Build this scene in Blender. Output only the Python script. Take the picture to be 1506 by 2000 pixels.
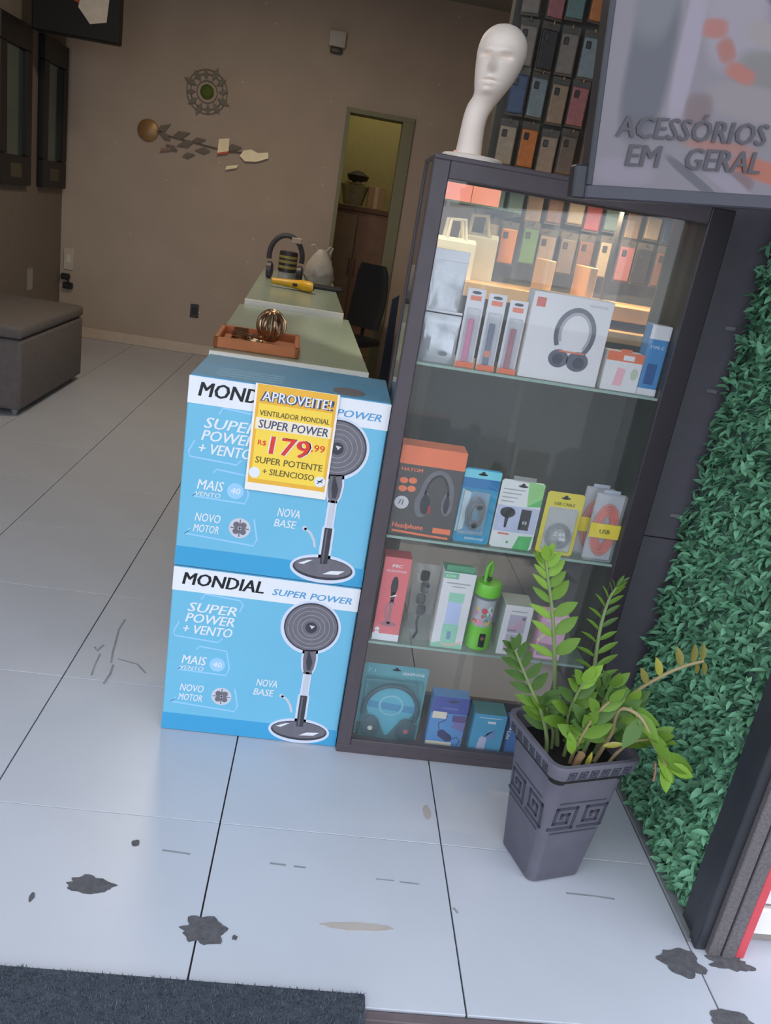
import bpy, bmesh, math, random
from mathutils import Vector, Matrix, noise
random.seed(7)
for o in list(bpy.data.objects): bpy.data.objects.remove(o, do_unlink=True)
scene = bpy.context.scene
COL = scene.collection
R = math.radians

# ------------------------------------------------------------------ camera
def setup_camera():
    f, p, r, y, h = 1603.9, R(19.394), R(9.70), R(5.82), 1.555
    fw = Vector((math.sin(y)*math.cos(p), math.cos(y)*math.cos(p), -math.sin(p)))
    rt0 = Vector((math.cos(y), -math.sin(y), 0)); up0 = rt0.cross(fw)
    rt = rt0*math.cos(r) + up0*math.sin(r); up = -rt0*math.sin(r) + up0*math.cos(r)
    m = Matrix((rt, up, -fw)).transposed().to_4x4(); m.translation = (0, 0, h)
    cd = bpy.data.cameras.new('camera'); co = bpy.data.objects.new('camera', cd); COL.objects.link(co)
    co.matrix_world = m
    cd.sensor_fit = 'VERTICAL'; cd.sensor_height = 24.0; cd.lens = f*24.0/2000.0
    cd.clip_start = 0.02; cd.clip_end = 200
    scene.camera = co
setup_camera()

# ------------------------------------------------------------------ light
w = bpy.data.worlds.new('sky'); scene.world = w; w.use_nodes = True
bg = w.node_tree.nodes['Background']
bg.inputs['Color'].default_value = (0.80, 0.885, 1.0, 1)
bg.inputs['Strength'].default_value = 2.1
scene.view_settings.view_transform = 'Standard'
scene.view_settings.look = 'None'
scene.view_settings.exposure = 0.0
scene.view_settings.gamma = 1.0
scene.view_settings.use_curve_mapping = False

# ------------------------------------------------------------------ materials
def lin(c):
    return tuple(((v/255)/12.92 if v/255 <= .04045 else ((v/255+.055)/1.055)**2.4) for v in c)
MATS = {}
def mat(name, rgb, rough=.55, metal=0.0, var=.06, scale=18.0, bump=0.0, spec=.5, emit=0, coat=0, island=0.0, bscale=None):
    """procedural material: sRGB colour with a little noise variation and optional fine relief"""
    if name in MATS: return MATS[name]
    m = bpy.data.materials.new(name); m.use_nodes = True
    nt = m.node_tree; b = nt.nodes['Principled BSDF']
    c = lin(rgb)
    b.inputs['Roughness'].default_value = rough; b.inputs['Metallic'].default_value = metal
    b.inputs['Specular IOR Level'].default_value = spec
    b.inputs['Coat Weight'].default_value = coat
    tc = nt.nodes.new('ShaderNodeTexCoord')
    nz = nt.nodes.new('ShaderNodeTexNoise'); nz.inputs['Scale'].default_value = scale; nz.inputs['Detail'].default_value = 4
    nt.links.new(tc.outputs['Object'], nz.inputs['Vector'])
    rp = nt.nodes.new('ShaderNodeValToRGB')
    rp.color_ramp.elements[0].position = .3; rp.color_ramp.elements[1].position = .7
    rp.color_ramp.elements[0].color = (*[v*(1-var) for v in c], 1)
    rp.color_ramp.elements[1].color = (*[min(1, v*(1+var)) for v in c], 1)
    nt.links.new(nz.outputs['Fac'], rp.inputs['Fac'])
    out = rp.outputs['Color']
    if island:
        g = nt.nodes.new('ShaderNodeNewGeometry'); mx = nt.nodes.new('ShaderNodeMapRange')
        mx.inputs['To Min'].default_value = 1-island; mx.inputs['To Max'].default_value = 1+island
        nt.links.new(g.outputs['Random Per Island'], mx.inputs['Value'])
        hv = nt.nodes.new('ShaderNodeHueSaturation'); nt.links.new(mx.outputs['Result'], hv.inputs['Value'])
        nt.links.new(out, hv.inputs['Color']); out = hv.outputs['Color']
    nt.links.new(out, b.inputs['Base Color'])
    if emit:
        nt.links.new(out, b.inputs['Emission Color']); b.inputs['Emission Strength'].default_value = emit
    if bump:
        n2 = nt.nodes.new('ShaderNodeTexNoise'); n2.inputs['Scale'].default_value = bscale or scale*6; n2.inputs['Detail'].default_value = 3
        nt.links.new(tc.outputs['Object'], n2.inputs['Vector'])
        bp = nt.nodes.new('ShaderNodeBump'); bp.inputs['Strength'].default_value = bump; bp.inputs['Distance'].default_value = .004
        nt.links.new(n2.outputs['Fac'], bp.inputs['Height']); nt.links.new(bp.outputs['Normal'], b.inputs['Normal'])
    MATS[name] = m; return m

def glass(name, rgb, tint=.04, refl=1.0, ior=1.45):
    """thin pane: fresnel mix of clear and glossy plus a little tinted body"""
    if name in MATS: return MATS[name]
    m = bpy.data.materials.new(name); m.use_nodes = True; nt = m.node_tree
    for n in list(nt.nodes): nt.nodes.remove(n)
    out = nt.nodes.new('ShaderNodeOutputMaterial')
    tr = nt.nodes.new('ShaderNodeBsdfTransparent'); gl = nt.nodes.new('ShaderNodeBsdfGlossy'); df = nt.nodes.new('ShaderNodeBsdfDiffuse')
    c = lin(rgb); df.inputs['Color'].default_value = (*c, 1)
    gl.inputs['Roughness'].default_value = .02
    nz = nt.nodes.new('ShaderNodeTexNoise'); nz.inputs['Scale'].default_value = 6
    mr = nt.nodes.new('ShaderNodeMapRange'); mr.inputs['To Min'].default_value = tint*.6; mr.inputs['To Max'].default_value = tint*1.4
    nt.links.new(nz.outputs['Fac'], mr.inputs['Value'])
    m1 = nt.nodes.new('ShaderNodeMixShader'); nt.links.new(mr.outputs['Result'], m1.inputs[0])
    nt.links.new(tr.outputs[0], m1.inputs[1]); nt.links.new(df.outputs[0], m1.inputs[2])
    # Schlick reflectance of a thin pane, the same from both of its faces
    def mth(op, a, b):
        n = nt.nodes.new('ShaderNodeMath'); n.operation = op
        for i, v in enumerate((a, b)):
            if v is None: continue
            if isinstance(v, (int, float)): n.inputs[i].default_value = v
            else: nt.links.new(v, n.inputs[i])
        return n.outputs[0]
    ge = nt.nodes.new('ShaderNodeNewGeometry'); dt = nt.nodes.new('ShaderNodeVectorMath'); dt.operation = 'DOT_PRODUCT'
    nt.links.new(ge.outputs['Normal'], dt.inputs[0]); nt.links.new(ge.outputs['Incoming'], dt.inputs[1])
    co = mth('ABSOLUTE', dt.outputs['Value'], None)
    f0 = ((ior-1)/(ior+1))**2
    fr = mth('ADD', mth('MULTIPLY', mth('POWER', mth('SUBTRACT', 1.0, co), 5.0), 1-f0), f0)
    ml = nt.nodes.new('ShaderNodeMath'); ml.operation = 'MULTIPLY'; ml.inputs[1].default_value = refl; ml.use_clamp = True
    nt.links.new(fr, ml.inputs[0])
    m2 = nt.nodes.new('ShaderNodeMixShader'); nt.links.new(ml.outputs[0], m2.inputs[0])
    nt.links.new(m1.outputs[0], m2.inputs[1]); nt.links.new(gl.outputs[0], m2.inputs[2])
    nt.links.new(m2.outputs[0], out.inputs['Surface'])
    MATS[name] = m; return m

# ------------------------------------------------------------------ mesh helpers
class Band(list): pass
class G:
    """collects shapes into one mesh"""
    def __init__(s): s.bm = bmesh.new()
    def box(s, x0, x1, y0, y1, z0, z1, bev=0, M=None, seg=1):
        vs = [s.bm.verts.new((x, y, z)) for z in (z0, z1) for y in (y0, y1) for x in (x0, x1)]
        fs = [s.bm.faces.new([vs[i] for i in q]) for q in ((0,2,3,1),(4,5,7,6),(0,1,5,4),(2,6,7,3),(0,4,6,2),(1,3,7,5))]
        if bev:
            es = list({e for f in fs for e in f.edges})
            r = bmesh.ops.bevel(s.bm, geom=es, offset=bev, segments=seg, affect='EDGES', profile=.5)
            vs = list({v for f in r['faces'] for v in f.verts} | {v for v in vs if v.is_valid})
        if M is not None:
            for v in vs: v.co = M @ v.co
        return s
    def prism(s, pts, y0, y1):
        """polygon in x,z (counter-clockwise seen from -y) extruded from y0 (front) to y1"""
        if isinstance(pts, Band): return s._strip(pts, lambda p, k: (p[0], (y0, y1)[k], p[1]))
        a = [s.bm.verts.new((x, y0, z)) for x, z in pts]; b = [s.bm.verts.new((x, y1, z)) for x, z in pts]
        n = len(pts); s.bm.faces.new(a); s.bm.faces.new(b[::-1])
        for i in range(n): s.bm.faces.new((a[i], b[i], b[(i+1) % n], a[(i+1) % n]))
        return s
    def _strip(s, pts, f):
        n = len(pts)//2; A = pts[:n]; B = pts[n:][::-1]
        L = [[s.bm.verts.new(f(p, k)) for p in P] for P in (A, B) for k in (0, 1)]   # A0 A1 B0 B1
        A0, A1, B0, B1 = L
        for i in range(n-1):
            s.bm.faces.new((A0[i], A0[i+1], B0[i+1], B0[i])); s.bm.faces.new((A1[i+1], A1[i], B1[i], B1[i+1]))
            s.bm.faces.new((A0[i+1], A0[i], A1[i], A1[i+1])); s.bm.faces.new((B0[i], B0[i+1], B1[i+1], B1[i]))
        s.bm.faces.new((A0[0], B0[0], B1[0], A1[0])); s.bm.faces.new((B0[-1], A0[-1], A1[-1], B1[-1]))
        return s
    def zprism(s, pts, z0, z1):
        if isinstance(pts, Band): return s._strip(pts, lambda p, k: (p[0], p[1], (z0, z1)[k]))
        a = [s.bm.verts.new((x, y, z0)) for x, y in pts]; b = [s.bm.verts.new((x, y, z1)) for x, y in pts]
        n = len(pts); s.bm.faces.new(a[::-1]); s.bm.faces.new(b)
        for i in range(n): s.bm.faces.new((a[i], a[(i+1) % n], b[(i+1) % n], b[i]))
        return s
    def loft(s, rings, cap=True, closed=True):
        L = [[s.bm.verts.new(p) for p in r] for r in rings]; n = len(L[0])
        for a, b in zip(L, L[1:]):
            for i in range(n if closed else n-1):
                s.bm.faces.new((a[i], a[(i+1) % n], b[(i+1) % n], b[i]))
        if cap: s.bm.faces.new(L[0][::-1]); s.bm.faces.new(L[-1])
        return s
    def lathe(s, prof, n=24, c=(0, 0, 0), cap=True, M=None):
        rings = []
        for r, z in prof:
            ring = []
            for i in range(n):
                a = 2*math.pi*i/n; p = Vector((c[0]+r*math.cos(a), c[1]+r*math.sin(a), c[2]+z))
                ring.append(M @ p if M is not None else p)
            rings.append(ring)
        return s.loft(rings, cap)
    def tube(s, pts, rad, n=8, cap=True, closed=False):
        pts = [Vector(p) for p in pts]; rings = []; k = len(pts)
        t0 = None; nrm = None
        for i, p in enumerate(pts):
            if closed: t = (pts[(i+1) % k]-pts[i-1]).normalized()
            else: t = (pts[min(i+1, k-1)]-pts[max(i-1, 0)]).normalized()
            if nrm is None:
                a = Vector((0, 0, 1)) if abs(t.z) < .9 else Vector((1, 0, 0)); nrm = t.cross(a).normalized()
            else: nrm = (nrm - t*nrm.dot(t)).normalized()
            b = t.cross(nrm); rr = rad[i] if isinstance(rad, (list, tuple)) else rad
            rings.append([p + nrm*rr*math.cos(2*math.pi*j/n) + b*rr*math.sin(2*math.pi*j/n) for j in range(n)])
        if closed:
            L = [[s.bm.verts.new(p) for p in r] for r in rings]
            for a, b in zip(L, L[1:]+L[:1]):
                for i in range(n): s.bm.faces.new((a[i], a[(i+1) % n], b[(i+1) % n], b[i]))
            return s
        return s.loft(rings, cap)
    def quad(s, *p):
        s.bm.faces.new([s.bm.verts.new(q) for q in p]); return s
    def mesh(s, name, m, smooth=False):
        bmesh.ops.recalc_face_normals(s.bm, faces=s.bm.faces)
        me = bpy.data.meshes.new(name); s.bm.to_mesh(me); s.bm.free()
        if m: me.materials.append(m)
        if smooth:
            for p in me.polygons: p.use_smooth = True
            me.set_sharp_from_angle(angle=R(38))
        return me
def link(name, data, parent=None):
    o = bpy.data.objects.new(name, data); COL.objects.link(o)
    if parent: o.parent = parent
    return o
def part(name, g, m, parent=None, smooth=False, label=None, loc=None):
    o = link(name, g.mesh(name, m, smooth), parent)
    if label: o['label'] = label
    if loc: o.location = loc
    return o
def tag(o, label, cat, group=None, kind=None):
    o['label'] = label; o['category'] = cat
    if group: o['group'] = group
    if kind: o['kind'] = kind
    return o
def thing(name, label, cat, loc=(0, 0, 0), rz=0, group=None):
    o = link(name, None); o.location = loc; o.rotation_euler = (0, 0, R(rz)); o.empty_display_size = .05
    return tag(o, label, cat, group)
def struct(name, g, m, label, cat, smooth=False):
    o = part(name, g, m, None, smooth); return tag(o, label, cat, None, 'structure')
def ell(cx, cz, rx, rz, n=28, a0=0, a1=360):
    k = n if abs(a1-a0) >= 360 else n+1
    return [(cx+rx*math.cos(R(a0+(a1-a0)*i/n)), cz+rz*math.sin(R(a0+(a1-a0)*i/n))) for i in range(k)]
def rect(x0, x1, z0, z1): return [(x0, z0), (x1, z0), (x1, z1), (x0, z1)]
def band(path, wd):
    """flat stroke polygon along a polyline in x,z"""
    P = [Vector(p) for p in path]; a = []; b = []
    for i, p in enumerate(P):
        t = (P[min(i+1, len(P)-1)]-P[max(i-1, 0)]).normalized(); n = Vector((-t.y, t.x))*wd/2
        a.append(tuple(p-n)); b.append(tuple(p+n))
    return Band(a + b[::-1])
LV = .0005
def decal(name, parent, polys, m, y, lv=1, label=None):
    """flat print on a face whose plane is y, seen from -y; lv stacks layers half a millimetre apart"""
    g = G()
    for p in polys: g.prism(p, y-LV*lv, y-LV*(lv-1)+(.0001 if lv == 1 else 0))
    return part(name, g, m, parent, False, label)
def text(name, parent, s, h, m, x, z, y, lv=1, wid=None, shear=0, bold=0.0, align='LEFT', rot=0.0):
    """lettering lying in the x,z plane; h is the capital height, wid squeezes or stretches to a width"""
    cu = bpy.data.curves.new(name, 'FONT'); cu.body = s; cu.size = h/.73; cu.shear = shear; 
    cu.extrude = LV*.45; cu.resolution_u = 2; cu.fill_mode = 'BOTH'
    t = bpy.data.objects.new('tmp_text', cu); COL.objects.link(t)
    dg = bpy.context.evaluated_depsgraph_get(); dg.update()
    me = bpy.data.meshes.new_from_object(t.evaluated_get(dg)); bpy.data.objects.remove(t); bpy.data.curves.remove(cu)
    me.name = name
    xs = [v.co.x for v in me.vertices]; x0, x1 = min(xs), max(xs)
    sx = wid/(x1-x0) if wid else 1.0
    off = {'LEFT': 0, 'CENTER': -(x1-x0)*sx/2, 'RIGHT': -(x1-x0)*sx}[align]
    cr, sr = math.cos(R(rot)), math.sin(R(rot))
    for v in me.vertices:
        px, pz, d = (v.co.x-x0)*sx+off, v.co.y, v.co.z
        v.co = (x+px*cr-pz*sr, y-LV*(lv-.5)-d, z+px*sr+pz*cr)
    me.materials.clear(); me.materials.append(m)
    if bold:      # heavier strokes: the letters doubled with a small shift
        bm = bmesh.new(); bm.from_mesh(me); ge = bmesh.ops.duplicate(bm, geom=list(bm.verts)+list(bm.edges)+list(bm.faces))
        for v in ge['geom']:
            if isinstance(v, bmesh.types.BMVert): v.co.x += bold*h*2.2*cr; v.co.y -= .00004
        bm.to_mesh(me); bm.free()
    return link(name, me, parent)

# ------------------------------------------------------------------ shared materials
white = mat('white_print', (232, 232, 236), .5, var=.02)
black = mat('black_print', (22, 22, 26), .5, var=.04)
darkframe = mat('cabinet_frame_charcoal', (82, 73, 78), .45, var=.08, bump=.08)
clear = glass('clear_pane', (170, 180, 178), .032)
shelfglass = glass('green_shelf_glass', (150, 185, 168), .30)
cello = glass('clear_plastic', (215, 220, 222), .20, 1.2)

# ================================================================== SETTING
X0, DX = -.113, .597
tile_m = mat('floor_porcelain', (194, 196, 205), .32, var=.035, scale=3, bump=.02)
grout = mat('dark_grout', (60, 58, 56), .9, var=.15)
floor = struct('floor', G().box(-2.63, 3.0, 1.268, 10.4, -.10, -.008), grout, 'pale grey porcelain tile floor with thin dark joints', 'floor')
def tiles():
    cache = {}
    ys = [1.270, 1.775]+[1.775+.602*k for k in range(1, 15)]
    for i in range(-5, 5):
        xa = max(X0+DX*i+.0018, -2.63); xb = min(X0+DX*(i+1)-.0018, 2.9)
        if xb-xa < .05: continue
        for j in range(len(ys)-1):
            ya, yb = ys[j]+.0008, ys[j+1]-.0008
            if X0+DX*i > 1.0 and 1.7 < ya < 2.2: continue
            key = (round(xb-xa, 3), round(yb-ya, 3))
            if key not in cache:
                cache[key] = G().box(0, key[0], 0, key[1], -.009, 0, .0009).mesh('tile', tile_m)
            o = link('tile', cache[key], floor); o.location = (xa, ya, random.uniform(-.0004, 0))
tiles()
def blotch(name, cx, cy, rx, ry, m, seed, n=40, rough=.5, th=.0012, rot=0):
    rnd = random.Random(seed); pts = []
    for i in range(n):
        a = 2*math.pi*i/n; k = 1+rough*.9*noise.noise(Vector((2.2*math.cos(a), 2.2*math.sin(a), seed*3.7)))+.10*(rnd.random()-.5)
        x, y = rx*k*math.cos(a), ry*k*math.sin(a)
        pts.append((cx+x*math.cos(rot)-y*math.sin(rot), cy+x*math.sin(rot)+y*math.cos(rot)))
    return part(name, G().zprism(pts, -.001, th), m, floor)
cement = mat('bare_cement_patch', (92, 90, 94), .95, var=.25, scale=60, bump=.5)
rust = mat('rust_stain', (182, 172, 165), .5, var=.05)
blotch('cement_patch', -.38, 1.531, .052, .024, cement, 3)
blotch('cement_patch', -.103, 1.428, .052, .034, cement, 5, 40, .6)
blotch('cement_patch', -.309, 1.675, .010, .012, cement, 6, 12)
blotch('cement_patch', -.495, 1.481, .006, .014, cement, 7, 10)
blotch('cement_patch', -.028, 1.418, .006, .007, cement, 8, 10)
blotch('cement_patch', 1.040, 1.452, .052, .038, cement, 9, 40, .5)
blotch('cement_patch', 1.17, 1.466, .055, .028, cement, 12, 40, .6)
blotch('cement_patch', 1.10, 1.305, .05, .03, cement, 14, 24, .35)
blotch('rust_stain', .25, 1.478, .085, .012, rust, 15, 24, .2, .0004, .05)
blotch('rust_stain', .455, 1.90, .012, .03, rust, 16, 20, .2, .0004)
scuff = mat('scuff_mark', (146, 148, 153), .7, var=.2)
def streak(pts, wd):
    return part('scuff_mark', G().zprism(band(pts, wd), -.001, .0006), scuff, floor)
for pts, wd in (([(-.615, 2.80), (-.618, 2.72), (-.605, 2.62), (-.598, 2.56), (-.585, 2.49)], .007), ([(-.665, 2.58), (-.650, 2.555), (-.640, 2.60)], .009),
                ([(-.635, 2.54), (-.632, 2.46), (-.625, 2.40)], .006), ([(-.57, 2.52), (-.50, 2.50), (-.46, 2.45)], .006), ([(-.575, 2.48), (-.57, 2.42), (-.575, 2.36)], .008),
                ([(.80, 1.642), (.87, 1.641), (.93, 1.637)], .006), ([(.30, 1.63), (.345, 1.63)], .004), ([(.36, 1.628), (.41, 1.626)], .004),
                ([(-.24, 1.66), (-.17, 1.655)], .006), ([(.03, 1.65), (.07, 1.648)], .006), ([(.09, 1.647), (.12, 1.646)], .005), ([(.49, 1.56), (.50, 1.545)], .006)):
    streak(pts, wd)
struct('pavement', G().box(-12, 12, -14, 1.245, -.20, -.10), mat('street_concrete', (150, 146, 144), .85, var=.12, bump=.3), 'pale concrete pavement of the street below the shop step', 'pavement')
struct('step_edge', G().box(-2.63, 3.0, 1.245, 1.268, -.10, -.004, .002), mat('step_stone', (104, 90, 94), .7, var=.12, bump=.2), 'brown stone edging strip along the shop step', 'step')

def wall_material():
    m = mat('grey_glitter_paint', (190, 170, 153), .75, var=.05, scale=3, bump=.12, bscale=40)
    nt = m.node_tree; b = nt.nodes['Principled BSDF']; tc = [n for n in nt.nodes if n.type == 'TEX_COORD'][0]
    vo = nt.nodes.new('ShaderNodeTexVoronoi'); vo.inputs['Scale'].default_value = 7
    nt.links.new(tc.outputs['Object'], vo.inputs['Vector'])
    lt = nt.nodes.new('ShaderNodeMath'); lt.operation = 'LESS_THAN'; lt.inputs[1].default_value = .045
    nt.links.new(vo.outputs['Distance'], lt.inputs[0])
    src = b.inputs['Base Color'].links[0].from_socket
    mx = nt.nodes.new('ShaderNodeMix'); mx.data_type = 'RGBA'; mx.inputs[7].default_value = (.75, .70, .64, 1)
    nt.links.new(lt.outputs[0], mx.inputs[0]); nt.links.new(src, mx.inputs[6]); nt.links.new(mx.outputs[2], b.inputs['Base Color'])
    return m
wallm = wall_material()
ceilm = mat('ceiling_paint', (150, 146, 138), .9, var=.03)
CZ = 3.43
DL, DR, DT = -.12, .50, 2.435
struct('wall_back', G().box(-2.75, DL, 8.3, 8.42, 0, CZ).box(DR, 3.0, 8.3, 8.42, 0, CZ).box(DL, DR, 8.3, 8.42, DT, CZ), wallm, 'grey glitter-painted back wall of the shop', 'wall')
struct('wall_left', G().box(-2.75, -2.63, 1.3, 8.3, 0, CZ), mat('dark_taupe_paint', (128, 116, 106), .8, var=.05, bump=.1), 'dark taupe left wall of the shop', 'wall')
struct('wall_right', G().box(2.3, 2.42, 2.3, 8.3, 0, CZ), wallm, 'grey right wall behind the display cabinet', 'wall')
struct('wall_partition', G().box(.60, 2.3, 4.06, 4.16, 0, CZ), mat('partition_paint', (92, 92, 88), .8, var=.07, bump=.1), 'dark grey partition wall that carries the phone cases', 'wall')
struct('ceiling', G().box(-2.75, 3.0, 1.25, 10.4, CZ, CZ+.1), ceilm, 'plain grey shop ceiling', 'ceiling')
base_m = mat('baseboard_beige', (216, 196, 176), .5, var=.06)
struct('baseboard_back', G().box(-2.63, DL, 8.282, 8.3, 0, .10, .004), base_m, 'beige baseboard along the back wall', 'baseboard')
struct('baseboard_left', G().box(-2.63, -2.612, 1.3, 8.28, 0, .10, .004), base_m, 'beige baseboard along the left wall', 'baseboard')
struct('wall_added_header', G().box(-2.75, 1.14, 1.30, 1.46, 2.80, CZ), mat('header_grey', (120, 116, 114), .8, var=.05), 'unseen grey header added above the entrance to hold back skylight', 'wall')  # unseen header, added to keep steep skylight off the inner floor
# the back room behind the doorway
greenp = mat('back_room_green', (148, 140, 96), .8, var=.05)
struct('wall_back_room', G().box(-.9, 1.4, 10.2, 10.3, 0, CZ).box(-1.0, -.9, 8.42, 10.3, 0, CZ).box(1.4, 1.5, 8.42, 10.3, 0, CZ), greenp, 'olive green back room seen through the doorway', 'wall')
struct('door_1', G().box(DL-.005, DL+.03, 8.27, 8.44, 0, DT-.031).box(DR-.10, DR+.005, 8.27, 8.50, 0, DT-.031).box(DL-.005, DR+.005, 8.268, 8.50, DT-.03, DT+.01), mat('door_jamb_green', (138, 134, 106), .6, var=.04), 'open doorway with pale green jambs in the back wall', 'doorway')

# ---------------- right hand front: hedge wall, post, facade
struct('wall_hedge', G().box(1.175, 1.30, 1.601, 2.42, 0, CZ), mat('hedge_wall_backing', (40, 58, 46), .9, var=.1), 'side wall of the shop entrance under the artificial hedge', 'wall')
struct('trim_1', G().box(1.081, 1.135, 1.52, 2.3, -.008, .006, .002), mat('kerb_grey', (128, 130, 132), .7, var=.1, bump=.2), 'narrow grey sill strip at the foot of the hedge wall', 'trim')
post = struct('wall_post', G().box(.968, 1.150, 2.235, 2.42, 0, 2.6, .03, None, 4), mat('post_charcoal', (104, 99, 108), .4, var=.06), 'charcoal entrance post between the cabinet and the hedge', 'post', True)
for z in (1.42, 1.245, .87): part('clip', G().box(1.06, 1.09, 2.228, 2.24, z, z+.012, .002), mat('clip_grey', (130, 128, 132), .4), post)
part('joint', G().box(.985, 1.12, 2.2335, 2.236, .80, .803), black, post)
alu = mat('black_metal_angle', (50, 52, 58), .35, var=.05)
struct('trim_2', G().box(1.090, 1.117, 1.497, 1.535, 0, 2.7, .003).box(1.098, 1.117, 1.5355, 1.60, 0, 2.7, .002), alu, 'dark metal angle closing the street end of the hedge', 'trim')
gran = mat('granite_grey', (104, 98, 100), .55, var=.28, scale=170, bump=.15)
pil = link('wall_facade_pillar', None); tag(pil, 'grey granite facade pillar with a red edge beside the hedge', 'pillar', None, 'structure')
part('granite_board', G().box(1.118, 1.150, 1.482, 1.60, 0, 2.9, .002), gran, pil)
part('granite_board', G().box(1.153, 1.186, 1.478, 1.60, 0, 2.9, .002), gran, pil)
part('red_edge', G().box(1.187, 1.212, 1.482, 1.60, 0, 2.9, .002), mat('red_paint', (214, 78, 88), .45, var=.05), pil, label='red painted edge strip')
nb = link('wall_neighbour', None); tag(nb, 'white painted block wall of the neighbouring shop', 'wall', None, 'structure')
part('mortar', G().box(1.213, 2.6, 1.545, 1.66, .0, 2.9), mat('mortar_dirty', (150, 142, 138), .9, var=.2, bump=.4), nb)
wb = mat('white_block_paint', (240, 238, 236), .6, var=.04, bump=.1)
bl = G().box(0, 1.36, 0, .03, 0, .082, .006).mesh('block', wb)
for k in range(30):
    o = link('block', bl, nb); o.location = (1.216+.004*random.random(), 1.528+.004*random.random(), .03+.095*k)

# ================================================================== HEDGE
def hedge():
    h = thing('artificial_hedge', 'green artificial leaf hedge covering the right entrance wall', 'hedge', (1.135, 1.85, 0))
    part('backing_mat', G().box(-.012, 0.004, -.248, .375, .012, 2.7), mat('hedge_mat', (84, 114, 100), .9, var=.2, scale=80), h)
    lm = mat('hedge_leaf_green', (114, 168, 132), .5, var=.14, scale=30, spec=.3, island=.38)
    lmesh = None
    def leafpts(L, W):
        # folded almond leaf along +x, in the x,y plane
        return [(0, 0, 0), (L*.3, W*.5, .12*W), (L*.3, 0, -.1*W), (L*.3, -W*.5, .12*W), (L*.7, W*.42, -.05*W), (L*.7, 0, -.25*W), (L*.7, -W*.42, -.05*W), (L, 0, -.5*W)]
    FS = [(0, 2, 1), (0, 3, 2), (1, 2, 5, 4), (2, 3, 6, 5), (4, 5, 7), (5, 6, 7)]
    rnd = random.Random(11)
    def leafmat(y, z):
        # points away from the wall (-x), sideways and drooping or rising at random
        d = Vector((-rnd.uniform(.35, 1.0), rnd.gauss(0, .75), rnd.gauss(-.05, .65))).normalized()
        up = Vector((-.6, rnd.gauss(0, .4), 1)).normalized(); s = up.cross(d).normalized(); n = d.cross(s)
        k = rnd.uniform(.75, 1.3)
        m = Matrix((d*k, s*k, n*k)).transposed().to_4x4(); m.translation = (rnd.uniform(-.03, -.004), y, z)
        return m
    proto = leafpts(.034, .0135)
    spots = []
    ztop = 2.5
    N = 8600
    for i in range(N): spots.append((rnd.uniform(-.235, .37), .015+ztop*rnd.random()**1.15))
    # the largest in the photograph: nearest the street, in view
    near = sorted(range(N), key=lambda i: (spots[i][0]+.25)**2 + ((spots[i][1]-.75)*.55)**2)[:300]
    near = set(near)
    me = bpy.data.meshes.new('leaf'); me.from_pydata(proto, [], FS); me.materials.append(lm)
    for p in me.polygons: p.use_smooth = True
    variants = []
    for v, c in enumerate(((114, 168, 132), (96, 146, 114), (136, 188, 150), (84, 130, 102))):
        q = me.copy(); q.name = 'leaf'; q.materials.clear(); q.materials.append(mat('hedge_leaf_%d' % v, c, .5, var=.14, scale=30, spec=.3)); variants.append(q)
    V = []; F = []
    for i, (y, z) in enumerate(spots):
        m = leafmat(y, z)
        if i in near:
            o = link('leaf', variants[rnd.choice((0, 0, 1, 1, 2, 3))], h); o.matrix_local = m
        else:
            b = len(V); V += [tuple(m @ Vector(p)) for p in proto]; F += [tuple(b+k for k in f) for f in FS]
    me2 = bpy.data.meshes.new('foliage'); me2.from_pydata(V, [], F); me2.materials.append(lm)
    for p in me2.polygons: p.use_smooth = True
    o = link('foliage', me2, h); o['kind'] = 'stuff'
hedge()

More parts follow.
